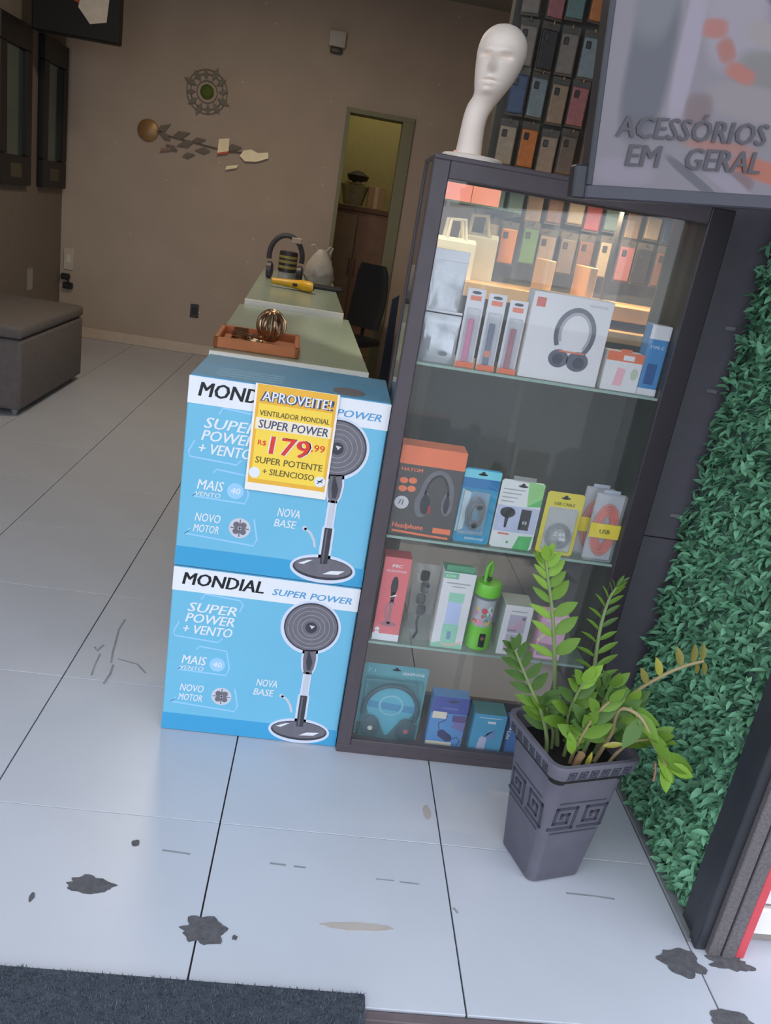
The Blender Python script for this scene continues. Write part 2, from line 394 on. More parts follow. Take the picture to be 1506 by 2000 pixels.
# ================================================================== FAN BOXES
BW, BH, BD = .535, .548, .325
def fan_box(z, label):
    t = thing('fan_box', label, 'box', (-.3475, 2.155, z), 0, 'stacked cardboard fan boxes')
    sky = mat('carton_sky_blue', (114, 187, 217), .4, var=.025, scale=5)
    deep = mat('carton_deep_blue', (66, 160, 206), .4, var=.025, scale=5)
    pale = mat('carton_pale_line', (158, 205, 240), .4, var=.02)
    topb = mat('carton_teal_blue', (78, 146, 182), .5, var=.06, scale=9)
    grey = mat('fan_print_grey', (112, 108, 116), .45, var=.1, scale=40)
    dk = mat('fan_print_dark', (62, 60, 68), .45, var=.1, scale=40)
    lt = mat('fan_print_light', (205, 204, 212), .45, var=.03)
    part('carton', G().box(0, BW, 0, BD, 0, BH-.002, .003), sky, t)
    part('top_flap', G().box(.002, BW-.002, .002, BD*.5-.001, BH-.003, BH, .001), topb, t)
    part('top_flap', G().box(.002, BW-.002, BD*.5+.001, BD-.002, BH-.003, BH, .001), topb, t)
    decal('white_band', t, [rect(.0, BW, .472, BH-.003)], white, 0)
    decal('deep_blue_band', t, [rect(.0, BW, .003, .060)], deep, 0)
    text('lettering', t, 'MONDIAL', .040, black, .026, .494, 0, 2, .230, .18, .035)
    text('lettering', t, 'SUPER POWER', .021, mat('carton_blue_ink', (92, 158, 205), .4), .283, .494, 0, 2, .230, .25, .03)
    # slanted outline frames
    def frame(pts, wd=.0045): return band(pts, wd)
    decal('outline', t, [frame([(.085, .452), (.095, .470), (.195, .462), (.205, .450), (.197, .425)]), frame([(.028, .372), (.014, .340), (.018, .325), (.145, .318), (.155, .332)])], pale, 0)
    decal('outline', t, [frame([(.085, .287), (.092, .298), (.172, .292), (.185, .235), (.178, .210), (.035, .213), (.042, .226)])], pale, 0)
    decal('outline', t, [frame([(.208, .168), (.222, .108), (.214, .088), (.022, .100), (.036, .116)])], pale, 0)
    text('lettering', t, 'SUPER', .031, white, .048, .410, 0, 2, .140, .25, .02)
    text('lettering', t, 'POWER', .031, white, .044, .375, 0, 2, .140, .25, .02)
    text('lettering', t, '+ VENTO', .031, white, .040, .338, 0, 2, .142, .25, .02)
    text('lettering', t, 'MAIS', .030, white, .044, .236, 0, 2, .072, .2, .015)
    text('lettering', t, 'VENTO', .014, white, .042, .216, 0, 2, .068, .2, .01)
    decal('badge', t, [ell(.149, .243, .023, .023)], pale, 0)
    text('lettering', t, '40', .018, white, .149, .235, 0, 2, .026, .1, .02, 'CENTER')
    text('lettering', t, 'NOVO', .026, white, .046, .142, 0, 2, .070, .2, .01)
    text('lettering', t, 'MOTOR', .024, white, .044, .110, 0, 2, .070, .2, .01)
    text('lettering', t, 'NOVA', .026, white, .270, .188, 0, 2, .062, .2, .01)
    text('lettering', t, 'BASE', .024, white, .264, .156, 0, 2, .062, .2, .01)
    decal('badge', t, [ell(.171, .136, .030, .030)], lt, 0)
    decal('badge_fan', t, [ell(.171+.014*math.cos(R(a)), .136+.014*math.sin(R(a)), .009, .009, 10) for a in (45, 135, 225, 315)] + [rect(.1695, .1725, .110, .162), rect(.145, .197, .1345, .1375)], grey, 0, 2)
    decal('arrow', t, [band([(.350, .162), (.368, .150), (.380, .130), (.386, .108)], .007), ell(.350, .162, .007, .007, 12)], lt, 0)
    # the printed pedestal fan
    hx, hz, hr = .4085, .405, .0795
    bx, bz, bw, bh = .4165, .046, .086, .038
    def o(p, k): return p
    neck = lambda e: [(.401-e, .345), (.398-e, .300), (.402-e, .265), (.409-e, .248), (.425+e, .248), (.433+e, .268), (.436+e, .300), (.431+e, .345)]
    pole = lambda e: [(.4105-e, .255), (.4095-e, .178), (.4045-e, .170), (.405-e, .060), (.428+e, .060), (.4275+e, .170), (.4235+e, .178), (.424+e, .255)]
    decal('fan_halo', t, [ell(hx-.001, hz-.002, hr+.009, hr+.009, 40), ell(bx, bz-.001, bw+.008, bh+.006, 36), pole(.006), neck(.006)], mat('fan_halo_white', (214, 220, 236), .45, var=.02), 0, 2)
    decal('printed_fan_base', t, [ell(bx, bz, bw, bh-.004, 36)], dk, 0, 3)
    decal('printed_fan_base_top', t, [ell(bx, bz+.003, bw-.004, bh-.009, 36)], grey, 0, 4)
    decal('printed_highlight', t, [[(.418, .030), (.462, .034), (.480, .047), (.440, .043)], [(.345, .055), (.372, .068), (.385, .070), (.360, .054)]], white, 0, 5)
    decal('printed_fan_pole', t, [[(.4115, .255), (.4105, .176), (.423, .176), (.423, .255)]], lt, 0, 5)
    decal('printed_fan_pole_sleeve', t, [rect(.406, .427, .062, .172)], dk, 0, 5)
    decal('printed_highlight', t, [rect(.411, .415, .066, .168)], grey, 0, 6)
    decal('printed_fan_neck', t, [neck(0)], grey, 0, 5)
    decal('printed_fan_neck', t, [[(.410, .335), (.408, .29), (.414, .262), (.424, .262), (.427, .29)]], dk, 0, 6)
    decal('printed_fan_head', t, [ell(hx, hz, hr, hr, 44)], dk, 0, 5)
    decal('printed_fan_head', t, [ell(hx, hz, hr-.004, hr-.004, 44)], grey, 0, 6)
    rings = []
    for k in range(5):
        r = hr-.012-.0135*k
        for a0, a1 in ((0, 178), (182, 358)):
            rings.append(band([(hx+r*math.cos(R(a0+(a1-a0)*i/16)), hz+r*math.sin(R(a0+(a1-a0)*i/16))) for i in range(17)], .0022))
    decal('printed_fan_grille', t, rings, mat('fan_print_mid', (150, 147, 155), .45), 0, 7)
    decal('printed_fan_hub', t, [ell(hx, hz, .017, .017, 20)], dk, 0, 8)
    decal('printed_highlight', t, [[(hx-.006, hz+.008), (hx+.010, hz+.006), (hx+.002, hz-.004)]], lt, 0, 9)
    # printed on top
    g = G()
    for cx_, r_ in ((.42, .045),):
        g.zprism([(cx_+r_*math.cos(R(a)), .07+.05*math.sin(R(a))) for a in range(0, 360, 15)], BH, BH+.0006)
    part('printed_fan_head', g, grey, t)
    g = G()
    for i in range(4): g.zprism([(.06, .04+.03*i), (.24, .04+.03*i), (.24, .052+.03*i), (.06, .052+.03*i)], BH, BH+.0006)
    part('printed_text_lines', g, mat('carton_faded_ink', (120, 165, 185), .5), t)
    return t
fan_box(0.001, 'lower blue and white cardboard fan box standing on the floor')
fan_box(.001+BH+.0015, 'upper blue fan box with the yellow price sign taped on')

def price_sign():
    zb = .806
    t = thing('price_sign', 'yellow 179 price sign taped to the upper fan box', 'sign', (-.1745, 2.1495, zb))
    yel = mat('sign_yellow', (255, 214, 78), .5, var=.03, scale=8); org = mat('sign_orange', (240, 180, 60), .5, var=.03)
    red = mat('sign_red', (222, 60, 48), .5); navy = mat('sign_navy', (66, 78, 118), .5); brown = mat('sign_brown', (108, 92, 50), .5)
    W, H = .223, .296
    part('paper', G().box(0, W, -.0008, .0, 0, H), mat('sign_paper', (246, 236, 226), .55, var=.02), t)
    y = -.0008
    decal('orange_border', t, [rect(.006, W-.006, .022, H-.001)], org, y, 1)
    decal('yellow_field', t, [rect(.014, W-.014, .034, H-.052)], yel, y, 2)
    for dx in (-.0016, .0016):
        text('lettering', t, 'APROVEITE!', .029, navy, W/2+dx, H-.044-abs(dx), y, 2, .188, .05, .06, 'CENTER')
    text('lettering', t, 'APROVEITE!', .028, white, W/2, H-.044, y, 3, .182, .05, .02, 'CENTER')
    text('lettering', t, 'VENTILADOR MONDIAL', .015, brown, W/2, .212, y, 3, .186, .05, .02, 'CENTER')
    decal('text_backing', t, [rect(.010, W-.010, .174, .206)], mat('sign_cream', (246, 228, 200), .5), y, 3)
    text('lettering', t, 'SUPER POWER', .024, navy, W/2, .178, y, 4, .186, .12, .02, 'CENTER')
    text('lettering', t, 'R$', .014, red, .022, .131, y, 3, .022, .05, .02)
    for dx in (-.0016, .0016):
        text('lettering', t, '179', .052, white, .107+dx, .110, y, 3, .110, .06, .05, 'CENTER')
    text('lettering', t, '179', .051, red, .107, .110, y, 4, .106, .06, .03, 'CENTER')
    text('lettering', t, ',99', .020, red, .166, .133, y, 3, .036, .05, .02)
    text('lettering', t, 'SUPER POTENTE', .019, brown, W/2, .080, y, 3, .182, .05, .02, 'CENTER')
    text('lettering', t, '+ SILENCIOSO', .018, brown, W/2+.002, .050, y, 3, .140, .05, .02, 'CENTER')
    decal('round_mark', t, [ell(.022, .052, .0155, .0155, 20)], white, y, 4)
    decal('round_mark', t, [ell(.201, .050, .0155, .0155, 20)], white, y, 4)
    decal('round_mark_print', t, [band([(.194, .044), (.200, .050), (.208, .058)], .003), band([(.194, .052), (.208, .050)], .003)], navy, y, 5)
price_sign()

# ================================================================== CABINET
CX0, CX1, CY0, CY1, CH = .190, .957, 2.135, 2.405, 1.722
S1, S2, S3, S4 = 1.221, .728, .388, .030
def cabinet():
    t = thing('display_cabinet', 'tall charcoal framed glass display cabinet full of phone accessories', 'cabinet', (CX0, CY0, 0))
    W, D = CX1-CX0, CY1-CY0
    st = .042
    part('base', G().box(0, W, .0, D, 0, .028, .002), darkframe, t)
    part('bottom_rail', G().box(st, W-.062, -.001, .022, .027, .050, .002), darkframe, t)
    part('top', G().box(0, W, 0, D, CH-.012, CH, .002), darkframe, t)
    part('top_rail', G().box(st, W-.062, -.001, .020, CH-.052, CH-.011, .002), darkframe, t)
    part('top_rail_back', G().box(st, W-.062, D-.02, D, CH-.045, CH-.011, .002), darkframe, t)
    part('bottom_rail_back', G().box(st, W-.062, D-.02, D, .027, .085, .002), darkframe, t)
    part('stile', G().box(0, st, -.001, .035, .027, CH-.011, .003), darkframe, t)
    part('stile', G().box(W-.062, W, -.001, .035, .027, CH-.011, .003), mat('frame_brown_black', (50, 44, 50), .4, var=.06), t)
    part('stile', G().box(0, .03, D-.03, D, .027, CH-.011, .003), darkframe, t)
    dark = mat('cabinet_side_black', (42, 46, 44), .35, var=.08)
    part('side_panel', G().box(W-.050, W-.002, .035, D, .027, CH-.011), dark, t)
    part('side_panel', G().box(.004, .010, .035, D-.03, .027, CH-.011), clear, t)
    part('front_pane', G().box(st-.004, W-.058, .008, .012, .046, CH-.046), clear, t)
    part('back_pane', G().box(st-.01, .40, D-.012, D-.008, .08, CH-.042), clear, t)
    part('back_pane', G().box(.38, W-.055, D-.020, D-.016, .08, CH-.042), clear, t)
    for z in (S1, S2, S3):
        s = part('shelf', G().box(.012, W-.052, .016, D-.03, z-.008, z, .0008), shelfglass, t)
        part('shelf_edge', G().box(.014, W-.054, .0145, .0165, z-.0075, z-.0005), mat('polished_glass_edge', (150, 175, 165), .2, var=.05), s)
    g = G()
    for z in (S1, S2, S3):
        for y in (.05, D-.06): g.box(W-.060, W-.049, y, y+.012, z-.014, z-.008)
    part('shelf_pins', g, mat('steel', (150, 150, 152), .3, 1.0), t)
    part('glass_runner', G().box(st, W-.062, .022, .034, CH-.020, CH-.011), mat('runner_beige', (170, 138, 108), .5), t)
cabinet()

# ================================================================== SHELF GOODS
def pack(name, label, cat, x0, x1, z, h, d, m, y=2.162, rz=0, group=None, bev=.0012, top=None):
    """a carton standing on a shelf; returns its root with local origin at lower left front corner"""
    t = thing(name, label, cat, (x0, y, z+.0004), rz, group)
    wd = x1-x0
    part('carton', G().box(0, wd, 0, d, 0, h, bev), m, t)
    if top: part('top_face', G().box(.001, wd-.001, .001, d-.001, h-.0004, h+.0006), top, t)
    return t, wd
def card(name, label, cat, x0, x1, z, h, m, y=2.175, th=.0016, rz=0, hole=True, group=None, lean=0):
    """hang card with a euro slot"""
    t = thing(name, label, cat, (x0, y, z+.0004), rz, group); t.rotation_euler.x = R(-lean)
    wd = x1-x0; r = .006
    part('card', G().prism([(r, 0), (wd-r, 0), (wd, r), (wd, h-r), (wd-r, h), (r, h), (0, h-r), (0, r)], 0, th), m, t)
    if hole:
        decal('hang_slot', t, [ell(wd/2, h-.016, .014, .0035, 16), ell(wd/2, h-.013, .006, .006, 12)], mat('slot_dark', (52, 54, 58), .7), 0, 1)
    return t, wd

silver = mat('foil_silver', (206, 210, 216), .32, .35, var=.08, scale=30, bump=.8, bscale=22)
def pouch(label, x0, x1, z, h, y, band_=False):
    t = thing('foil_pouch', label, 'pouch', (x0, y, z+.0006)); wd = x1-x0
    rings = []
    for k in range(13):
        v = k/12; th = .024*math.sin(math.pi*min(1, v*1.15+.12))**.7*(1-v*.55) if v < .93 else .0012
        th = max(th, .0012); ring = []
        for i in range(20):
            a = 2*math.pi*i/20; cx_ = math.cos(a); sy = math.sin(a)
            px = wd/2+wd/2*math.copysign(abs(cx_)**.55, cx_)*(1-.03*math.sin(3*v+i))
            py = .027-th*sy*(1+.25*math.sin(5*v+2.1*i))
            ring.append((px, py, h*v))
        rings.append(ring)
    part('foil', G().loft(rings), silver, t, True)
    part('seal_strip', G().box(.001, wd-.001, .0245, .0295, h*.90, h, .0006), mat('pouch_seal', (222, 224, 230), .35, .2), t)
    decal('printed_mark', t, [ell(wd*.62, h*.2, .012, .006, 14)], mat('pouch_print', (120, 122, 126), .5), .001, 1)
    if band_: part('black_zip', G().box(.0, wd, .0225, .0235, h*.93, h*.955), black, t)
    return t
pouch('crumpled silver foil pouch standing in front on the top shelf', .238, .336, S1, .135, 2.162, True)
pouch('taller silver foil pouch behind the short one on the top shelf', .245, .338, S1, .285, 2.235)

redorange = mat('orange_print', (232, 120, 82), .45)
def stick_pack(i, x0, x1, h, rgb, cname, y):
    t = thing('stick_pack', 'slim white hang pack with a %s stick inside, on the top shelf' % cname, 'pack', (x0, y, S1+.0004), 0, 'slim stick packs on the top shelf')
    wd = x1-x0
    part('card', G().box(0, wd, .012, .0135, 0, h, .0004), mat('stick_card_white', (222, 220, 226), .5), t)
    part('blister', G().box(.006, wd-.006, 0, .012, .012, h*.76, .003), cello, t)
    part('stick', G().box(wd*.30, wd*.62, .004, .0115, .012, h*.62, .0025), mat('stick_'+cname, rgb, .4), t)
    decal('hang_slot', t, [ell(wd/2, h-.010, wd*.26, .004, 14)], mat('slot_dark', (52, 54, 58), .7), .012, 1)
    decal('orange_label', t, [rect(wd*.2, wd*.8, h-.030, h-.018)], redorange, .012, 1)
    decal('orange_foot', t, [rect(0, wd, .0, .014)], redorange, 0, 2)
    if cname == 'navy': decal('orange_mark', t, [rect(wd*.3, wd*.62, .035, .052)], redorange, .004, 2)
stick_pack(0, .338, .386, .203, (222, 100, 158), 'pink', 2.172)
stick_pack(1, .394, .442, .198, (66, 84, 128), 'navy', 2.166)
stick_pack(2, .452, .500, .190, (168, 62, 92), 'crimson', 2.166)

def headphone_box():
    t, wd = pack('headphone_box', 'large white box with a printed headphone on the top shelf', 'box', .507, .722, S1, .224, .07, mat('box_white', (228, 226, 228), .45, var=.02), 2.164)
    h = .224
    decal('red_logo', t, [rect(.010, .034, h-.038, h-.014)], mat('logo_red', (214, 92, 78), .45), 0, 1)
    g1 = mat('print_slate', (92, 94, 112), .45, var=.12, scale=60); g2 = mat('print_light_grey', (176, 172, 176), .45)
    cx_, cz_ = .128, .130
    decal('printed_headband', t, [band([(cx_+.050*math.cos(R(a)), cz_+.062*math.sin(R(a))) for a in range(-50, 216, 12)], .012)], g1, 0, 1)
    decal('printed_headband_inner', t, [band([(cx_+.040*math.cos(R(a)), cz_+.052*math.sin(R(a))) for a in range(-45, 212, 12)], .007)], g2, 0, 2)
    decal('printed_ear_cup', t, [ell(cx_-.030, .062, .027, .024), ell(cx_+.022, .060, .030, .026)], g1, 0, 2)
    decal('printed_ear_cup', t, [ell(cx_-.032, .060, .014, .014), ell(cx_+.026, .057, .016, .015)], mat('print_slate_dark', (58, 60, 78), .45), 0, 3)
    decal('orange_line', t, [rect(.095, .165, .080, .084)], redorange, 0, 3)
    text('lettering', t, 'HEADPHONE', .007, g2, .150, .204, 0, 1, .05)
headphone_box()
def small_orange_box():
    t, wd = pack('earbud_box', 'small white box with an orange lid band on the top shelf', 'box', .735, .836, S1, .104, .05, mat('box_white', (228, 226, 228), .45, var=.02), 2.164)
    decal('orange_band', t, [rect(0, wd, .080, .104)], mat('box_orange', (232, 110, 62), .45), 0, 1)
    decal('label', t, [rect(.045, .075, .084, .097)], white, 0, 2)
    part('hang_tab', G().box(wd*.35, wd*.65, .004, .006, .104, .112, .0005), mat('box_orange', (232, 110, 62), .45), t)
    decal('printed_picture', t, [[(.030, .015), (.055, .015), (.058, .06), (.036, .064)]], mat('print_pink', (238, 178, 190), .45), 0, 1)
    decal('printed_picture', t, [ell(.084, .05, .010, .016, 14)], mat('print_sage', (190, 200, 180), .45), 0, 1)
small_orange_box()
def tall_blue_box():
    t, wd = pack('cable_box', 'narrow blue box with a white top at the right end of the top shelf', 'box', .838, .892, S1, .186, .05, mat('box_blue', (66, 140, 200), .45, var=.04), 2.170, 0, top=mat('box_white', (228, 226, 228), .45))
    decal('white_band', t, [rect(0, wd, .150, .186)], white, 0, 1)
    decal('printed_picture', t, [rect(.012, .040, .03, .085)], mat('print_deep_blue', (40, 92, 150), .45), 0, 1)
    decal('white_foot', t, [rect(0, wd, 0, .018)], white, 0, 1)
    text('lettering', t, 'TYPE-C', .008, white, .006, .125, 0, 1, .04)
tall_blue_box()

# ---- second shelf
def gaming_box():
    t, wd = pack('gaming_headset_box', 'dark box with a bright orange top and a printed headset on the second shelf', 'box', .236, .419, S2, .262, .075, mat('box_graphite', (82, 78, 78), .4, var=.06), 2.162, top=mat('box_bright_orange', (240, 126, 84), .45))
    og = mat('box_bright_orange', (240, 126, 84), .45); h = .262
    decal('orange_band', t, [rect(0, wd, h-.052, h)], og, 0, 1)
    text('lettering', t, 'HAYOM', .011, og, .008, h-.072, 0, 1, .06, .1, .03)
    decal('orange_mark', t, [ell(.020, h-.100, .012, .009, 12), ell(.045, h-.098, .012, .009, 12), ell(.020, h-.124, .012, .009, 12), ell(.045, h-.122, .012, .009, 12)], og, 0, 1)
    decal('silver_seal', t, [ell(.024, h-.165, .020, .019)], mat('seal_silver', (205, 205, 208), .35), 0, 1)
    decal('silver_seal_print', t, [band([(.017, h-.170), (.020, h-.158), (.028, h-.158), (.026, h-.172)], .003)], mat('print_slate', (92, 94, 112)), 0, 2)
    hs = mat('print_headset_grey', (112, 110, 116), .45, var=.15, scale=60); hd = mat('print_headset_dark', (50, 48, 54), .45)
    decal('printed_headband', t, [band([(.118+.042*math.cos(R(a)), .125+.072*math.sin(R(a))) for a in range(-20, 190, 12)], .013)], hs, 0, 1)
    decal('printed_headband', t, [band([(.118+.032*math.cos(R(a)), .125+.062*math.sin(R(a))) for a in range(-20, 190, 12)], .006)], hd, 0, 2)
    decal('printed_ear_cup', t, [ell(.082, .100, .022, .040), ell(.152, .108, .016, .036)], hs, 0, 2)
    decal('printed_ear_cup', t, [ell(.090, .100, .014, .030), ell(.150, .106, .008, .026)], hd, 0, 3)
    decal('printed_red_accent', t, [ell(.104, .085, .004, .014, 12)], mat('accent_red', (180, 60, 56)), 0, 4)
    text('lettering', t, 'Headphone', .016, og, .008, .022, 0, 1, .088, .1, .03)
    decal('orange_bar', t, [rect(.125, .176, .018, .034), band([(.01, .012), (.09, .008), (.172, .006)], .006)], og, 0, 1)
gaming_box()
def blue_blister():
    t, wd = card('earphone_pack', 'bright blue blister pack with a coiled black headset on the second shelf', 'pack', .422, .527, S2, .222, mat('pack_blue', (52, 152, 192), .4, var=.05), 2.172)
    h = .222
    decal('cyan_band', t, [rect(.0, wd, h-.028, h-.004)], mat('pack_cyan', (120, 212, 226), .4), 0, 1)
    decal('dark_blue_band', t, [rect(0, wd, h-.058, h-.028)], mat('pack_deep_blue', (40, 120, 178), .4), 0, 1)
    part('blister', G().box(.006, wd-.022, -.018, 0, .028, h-.062, .006, None, 2), cello, t, True)
    dk = mat('headset_black', (40, 46, 54), .35)
    part('headset_coil', G().tube([(.050+.024*math.cos(R(a)), -.008, .095+.046*math.sin(R(a))) for a in range(0, 360, 15)], .0045, 6, False, True)
         .tube([(.052+.015*math.cos(R(a)), -.012, .092+.034*math.sin(R(a))) for a in range(0, 360, 20)], .0035, 6, False, True), dk, t, True)
    part('ear_bud', G().lathe([(.002, -.004), (.012, -.002), (.013, .004), (.004, .008)], 14, (0, 0, 0), True, Matrix.Translation((.052, -.012, .06)) @ Matrix.Rotation(R(90), 4, 'X')), dk, t, True)
    part('ear_bud', G().lathe([(.002, -.004), (.011, -.002), (.012, .004), (.004, .008)], 14, (0, 0, 0), True, Matrix.Translation((.058, -.012, .115)) @ Matrix.Rotation(R(90), 4, 'X')), dk, t, True)
    decal('pale_picture', t, [[(.002, .03), (.024, .04), (.030, .15), (.004, .16)]], mat('pack_pale_blue', (190, 215, 225), .4), 0, 1)
    text('lettering', t, 'EARPHONE', .007, white, .035, .010, 0, 1, .055, .2)
blue_blister()
def green_white_pack():
    t, wd = card('microphone_pack', 'white and green hang pack with two small device pictures on the second shelf', 'pack', .531, .655, S2, .205, mat('pack_white', (226, 228, 226), .45, var=.02), 2.170)
    h = .205; gr = mat('pack_green', (92, 184, 108), .4); lg = mat('pack_light_green', (150, 206, 128), .4)
    part('plastic_header', G().box(.03, .095, .0, .0012, h-.004, h+.012, .0004), cello, t)
    decal('green_corner', t, [[(.085, h-.074), (wd, h-.070), (wd, h-.004), (.076, h)]], lg, 0, 1)
    decal('green_corner', t, [[(.085, h-.074), (wd, h-.070), (wd, h-.045)]], gr, 0, 2)
    decal('green_corner', t, [[(.068, 0), (wd-.008, 0), (wd-.004, .044), (.080, .040)]], gr, 0, 1)
    decal('lavender_panel', t, [rect(.002, wd-.002, .050, .128)], mat('pack_lavender', (190, 196, 222), .4), 0, 1)
    dk = mat('print_black_soft', (48, 48, 52), .5)
    decal('printed_microphone', t, [ell(.034, .108, .022, .016), [(.028, .095), (.040, .095), (.037, .062), (.031, .062)]], dk, 0, 2)
    decal('printed_receiver', t, [rect(.072, .102, .060, .122)], dk, 0, 2)
    decal('red_line', t, [rect(.018, .050, .040, .045)], mat('line_red', (220, 120, 110)), 0, 1)
    for i in range(4): decal('text_line', t, [rect(.008, .07-.008*i, h-.030-.012*i, h-.027-.012*i)], mat('text_grey', (168, 168, 170)), 0, 1)
    decal('small_mark', t, [ell(.050, .018, .004, .004, 10)], gr, 0, 1)
    text('lettering', t, 'K8', .010, white, .082, .078, 0, 3, .012)
green_white_pack()
def yellow_pack():
    t, wd = card('usb_cable_pack', 'yellow bordered pack with coiled grey cable on the second shelf', 'pack', .667, .776, S2, .188, mat('pack_yellow', (224, 208, 70), .4, var=.03), 2.170)
    h = .188
    decal('grey_window', t, [rect(.012, wd-.012, .012, h-.044)], mat('window_grey', (196, 196, 194), .4), 0, 1)
    part('window_blister', G().box(.012, wd-.012, -.014, 0, .012, h-.046, .004), cello, t)
    cm = mat('cable_grey', (142, 142, 146), .4)
    g = G()
    for k, r in enumerate((.036, .031, .026)):
        g.tube([(wd/2+r*math.cos(R(a)), -.004-.002*k, .058+r*1.05*math.sin(R(a))) for a in range(0, 360, 15)], .0028, 6, False, True)
    part('cable_coil', g, cm, t, True)
    part('plug', G().box(wd/2-.018, wd/2+.006, -.010, -.003, .028, .042, .002), cm, t)
    part('plug', G().box(wd/2+.004, wd/2+.024, -.010, -.003, .045, .056, .002), white, t)
    text('lettering', t, 'USB CABLE', .009, mat('dark_olive', (92, 86, 40)), wd/2, h-.038, 0, 1, .06, 0, .02, 'CENTER')
    text('lettering', t, '2.4A', .012, white, wd/2, .062, -.0145, 1, .034, .2, .02, 'CENTER')
yellow_pack()
def orange_cable(label, x0, x1, y, h, full):
    t = thing('cable_pack', label, 'pack', (x0, y, S2+.0004), 0, 'clear packs of orange cable'); wd = x1-x0
    part('clear_box', G().box(0, wd, 0, .022, 0, h, .003), cello, t)
    part('back_card', G().box(.002, wd-.002, .019, .0205, .002, h-.002), mat('pack_card_grey', (196, 198, 206), .5), t)
    part('hang_tab', G().box(wd*.2, wd*.75, .010, .0115, h, h+.010, .0004), mat('tab_grey', (176, 182, 196), .4), t)
    oc = mat('cable_orange', (228, 86, 48), .45, var=.06)
    g = G()
    for k in range(4):
        rx, rz = wd*.40-.0065*k, h*.37-.009*k
        g.tube([(wd/2+.003+rx*math.cos(R(a)), .012+.001*(k % 2), h*.46+rz*math.sin(R(a))) for a in range(0, 360, 12)], .0040, 6, False, True)
    part('cable_coil', g, oc, t, True)
    yl = mat('label_yellow', (238, 214, 62), .45)
    part('yellow_label', G().box(-.0008, wd+.0008, -.0008, .0, h*.36, h*.57), yl, t)
    text('lettering', t, 'USB', .013, mat('dark_olive', (92, 86, 40)), wd/2, h*.43, -.0008, 1, .030, 0, .03, 'CENTER')
    if full: text('lettering', t, '30W', .010, mat('logo_red', (214, 92, 78)), wd*.72, h*.62, 0, 1, .024, 0, .03, 'CENTER')
orange_cable('clear pack of orange cable standing in front at the right of the second shelf', .806, .893, 2.156, .205, True)
orange_cable('clear pack of orange cable half hidden behind the front one, second shelf', .785, .872, 2.192, .208, False)

# ---- third shelf
def coral_box():
    t, wd = pack('microphone_box', 'tall coral pink box with a printed microphone on the third shelf', 'box', .242, .321, S3, .268, .06, mat('box_coral', (228, 116, 120), .45, var=.03), 2.162, top=mat('box_coral_top', (196, 84, 92), .5))
    h = .268; dk = mat('print_black_soft', (48, 48, 52), .5); gy = mat('print_rose_grey', (170, 120, 130), .45)
    decal('white_foot', t, [rect(0, wd, 0, .022)], white, 0, 1)
    decal('white_mark', t, [ell(.012, .036, .007, .007, 12), ell(.012, .024, .007, .007, 12)], white, 0, 2)
    text('lettering', t, 'MIC', .010, white, wd/2, h-.030, 0, 1, .030, .15, .04, 'CENTER')
    text('lettering', t, 'MICROPHONE', .007, white, wd/2, h-.045, 0, 1, .058, .05, .0, 'CENTER')
    decal('printed_microphone', t, [ell(.041, .180, .0105, .030), [(.033, .160), (.049, .160), (.046, .130), (.037, .130)]], dk, 0, 1)
    decal('printed_stand', t, [band([(.041, .135), (.026, .110), (.034, .062)], .006), band([(.041, .135), (.052, .118)], .005), rect(.036, .046, .055, .130), ell(.041, .055, .024, .008)], gy, 0, 1)
    decal('printed_highlight', t, [[(.030, .142), (.052, .148), (.050, .154)]], white, 0, 2)
coral_box()
def clear_bag():
    t = thing('charging_stick', 'black twisted gadget in a clear plastic bag on the third shelf', 'gadget', (.330, 2.17, S3+.001))
    dk = mat('gadget_black', (34, 34, 38), .35)
    g = G()
    for k in range(4): g.box(.030, .056, .008, .024, .085+.037*k, .118+.037*k, .005, Matrix.Translation((.003*(-1)**k, 0, 0)))
    part('gadget_body', g, dk, t, True)
    part('gadget_tail', G().tube([(.043, .016, .088), (.040, .016, .06), (.047, .016, .03), (.038, .016, .006)], .004, 8), dk, t, True)
    rings = []
    for k in range(10):
        v = k/9; ring = []
        for i in range(16):
            a = 2*math.pi*i/16; th = (.019*math.sin(math.pi*(v*.9+.05))+.001)*(1+.25*math.sin(4*i+9*v))
            ring.append((.044+.040*math.copysign(abs(math.cos(a))**.6, math.cos(a))*(1+.06*math.sin(7*v+i)), .0205-th*math.sin(a)*.9, .250*v))
        rings.append(ring)
    part('clear_bag', G().loft(rings), glass('cello_bag', (205, 212, 214), .10, 1.6), t)
clear_bag()
mint = mat('print_mint', (156, 214, 186), .45)
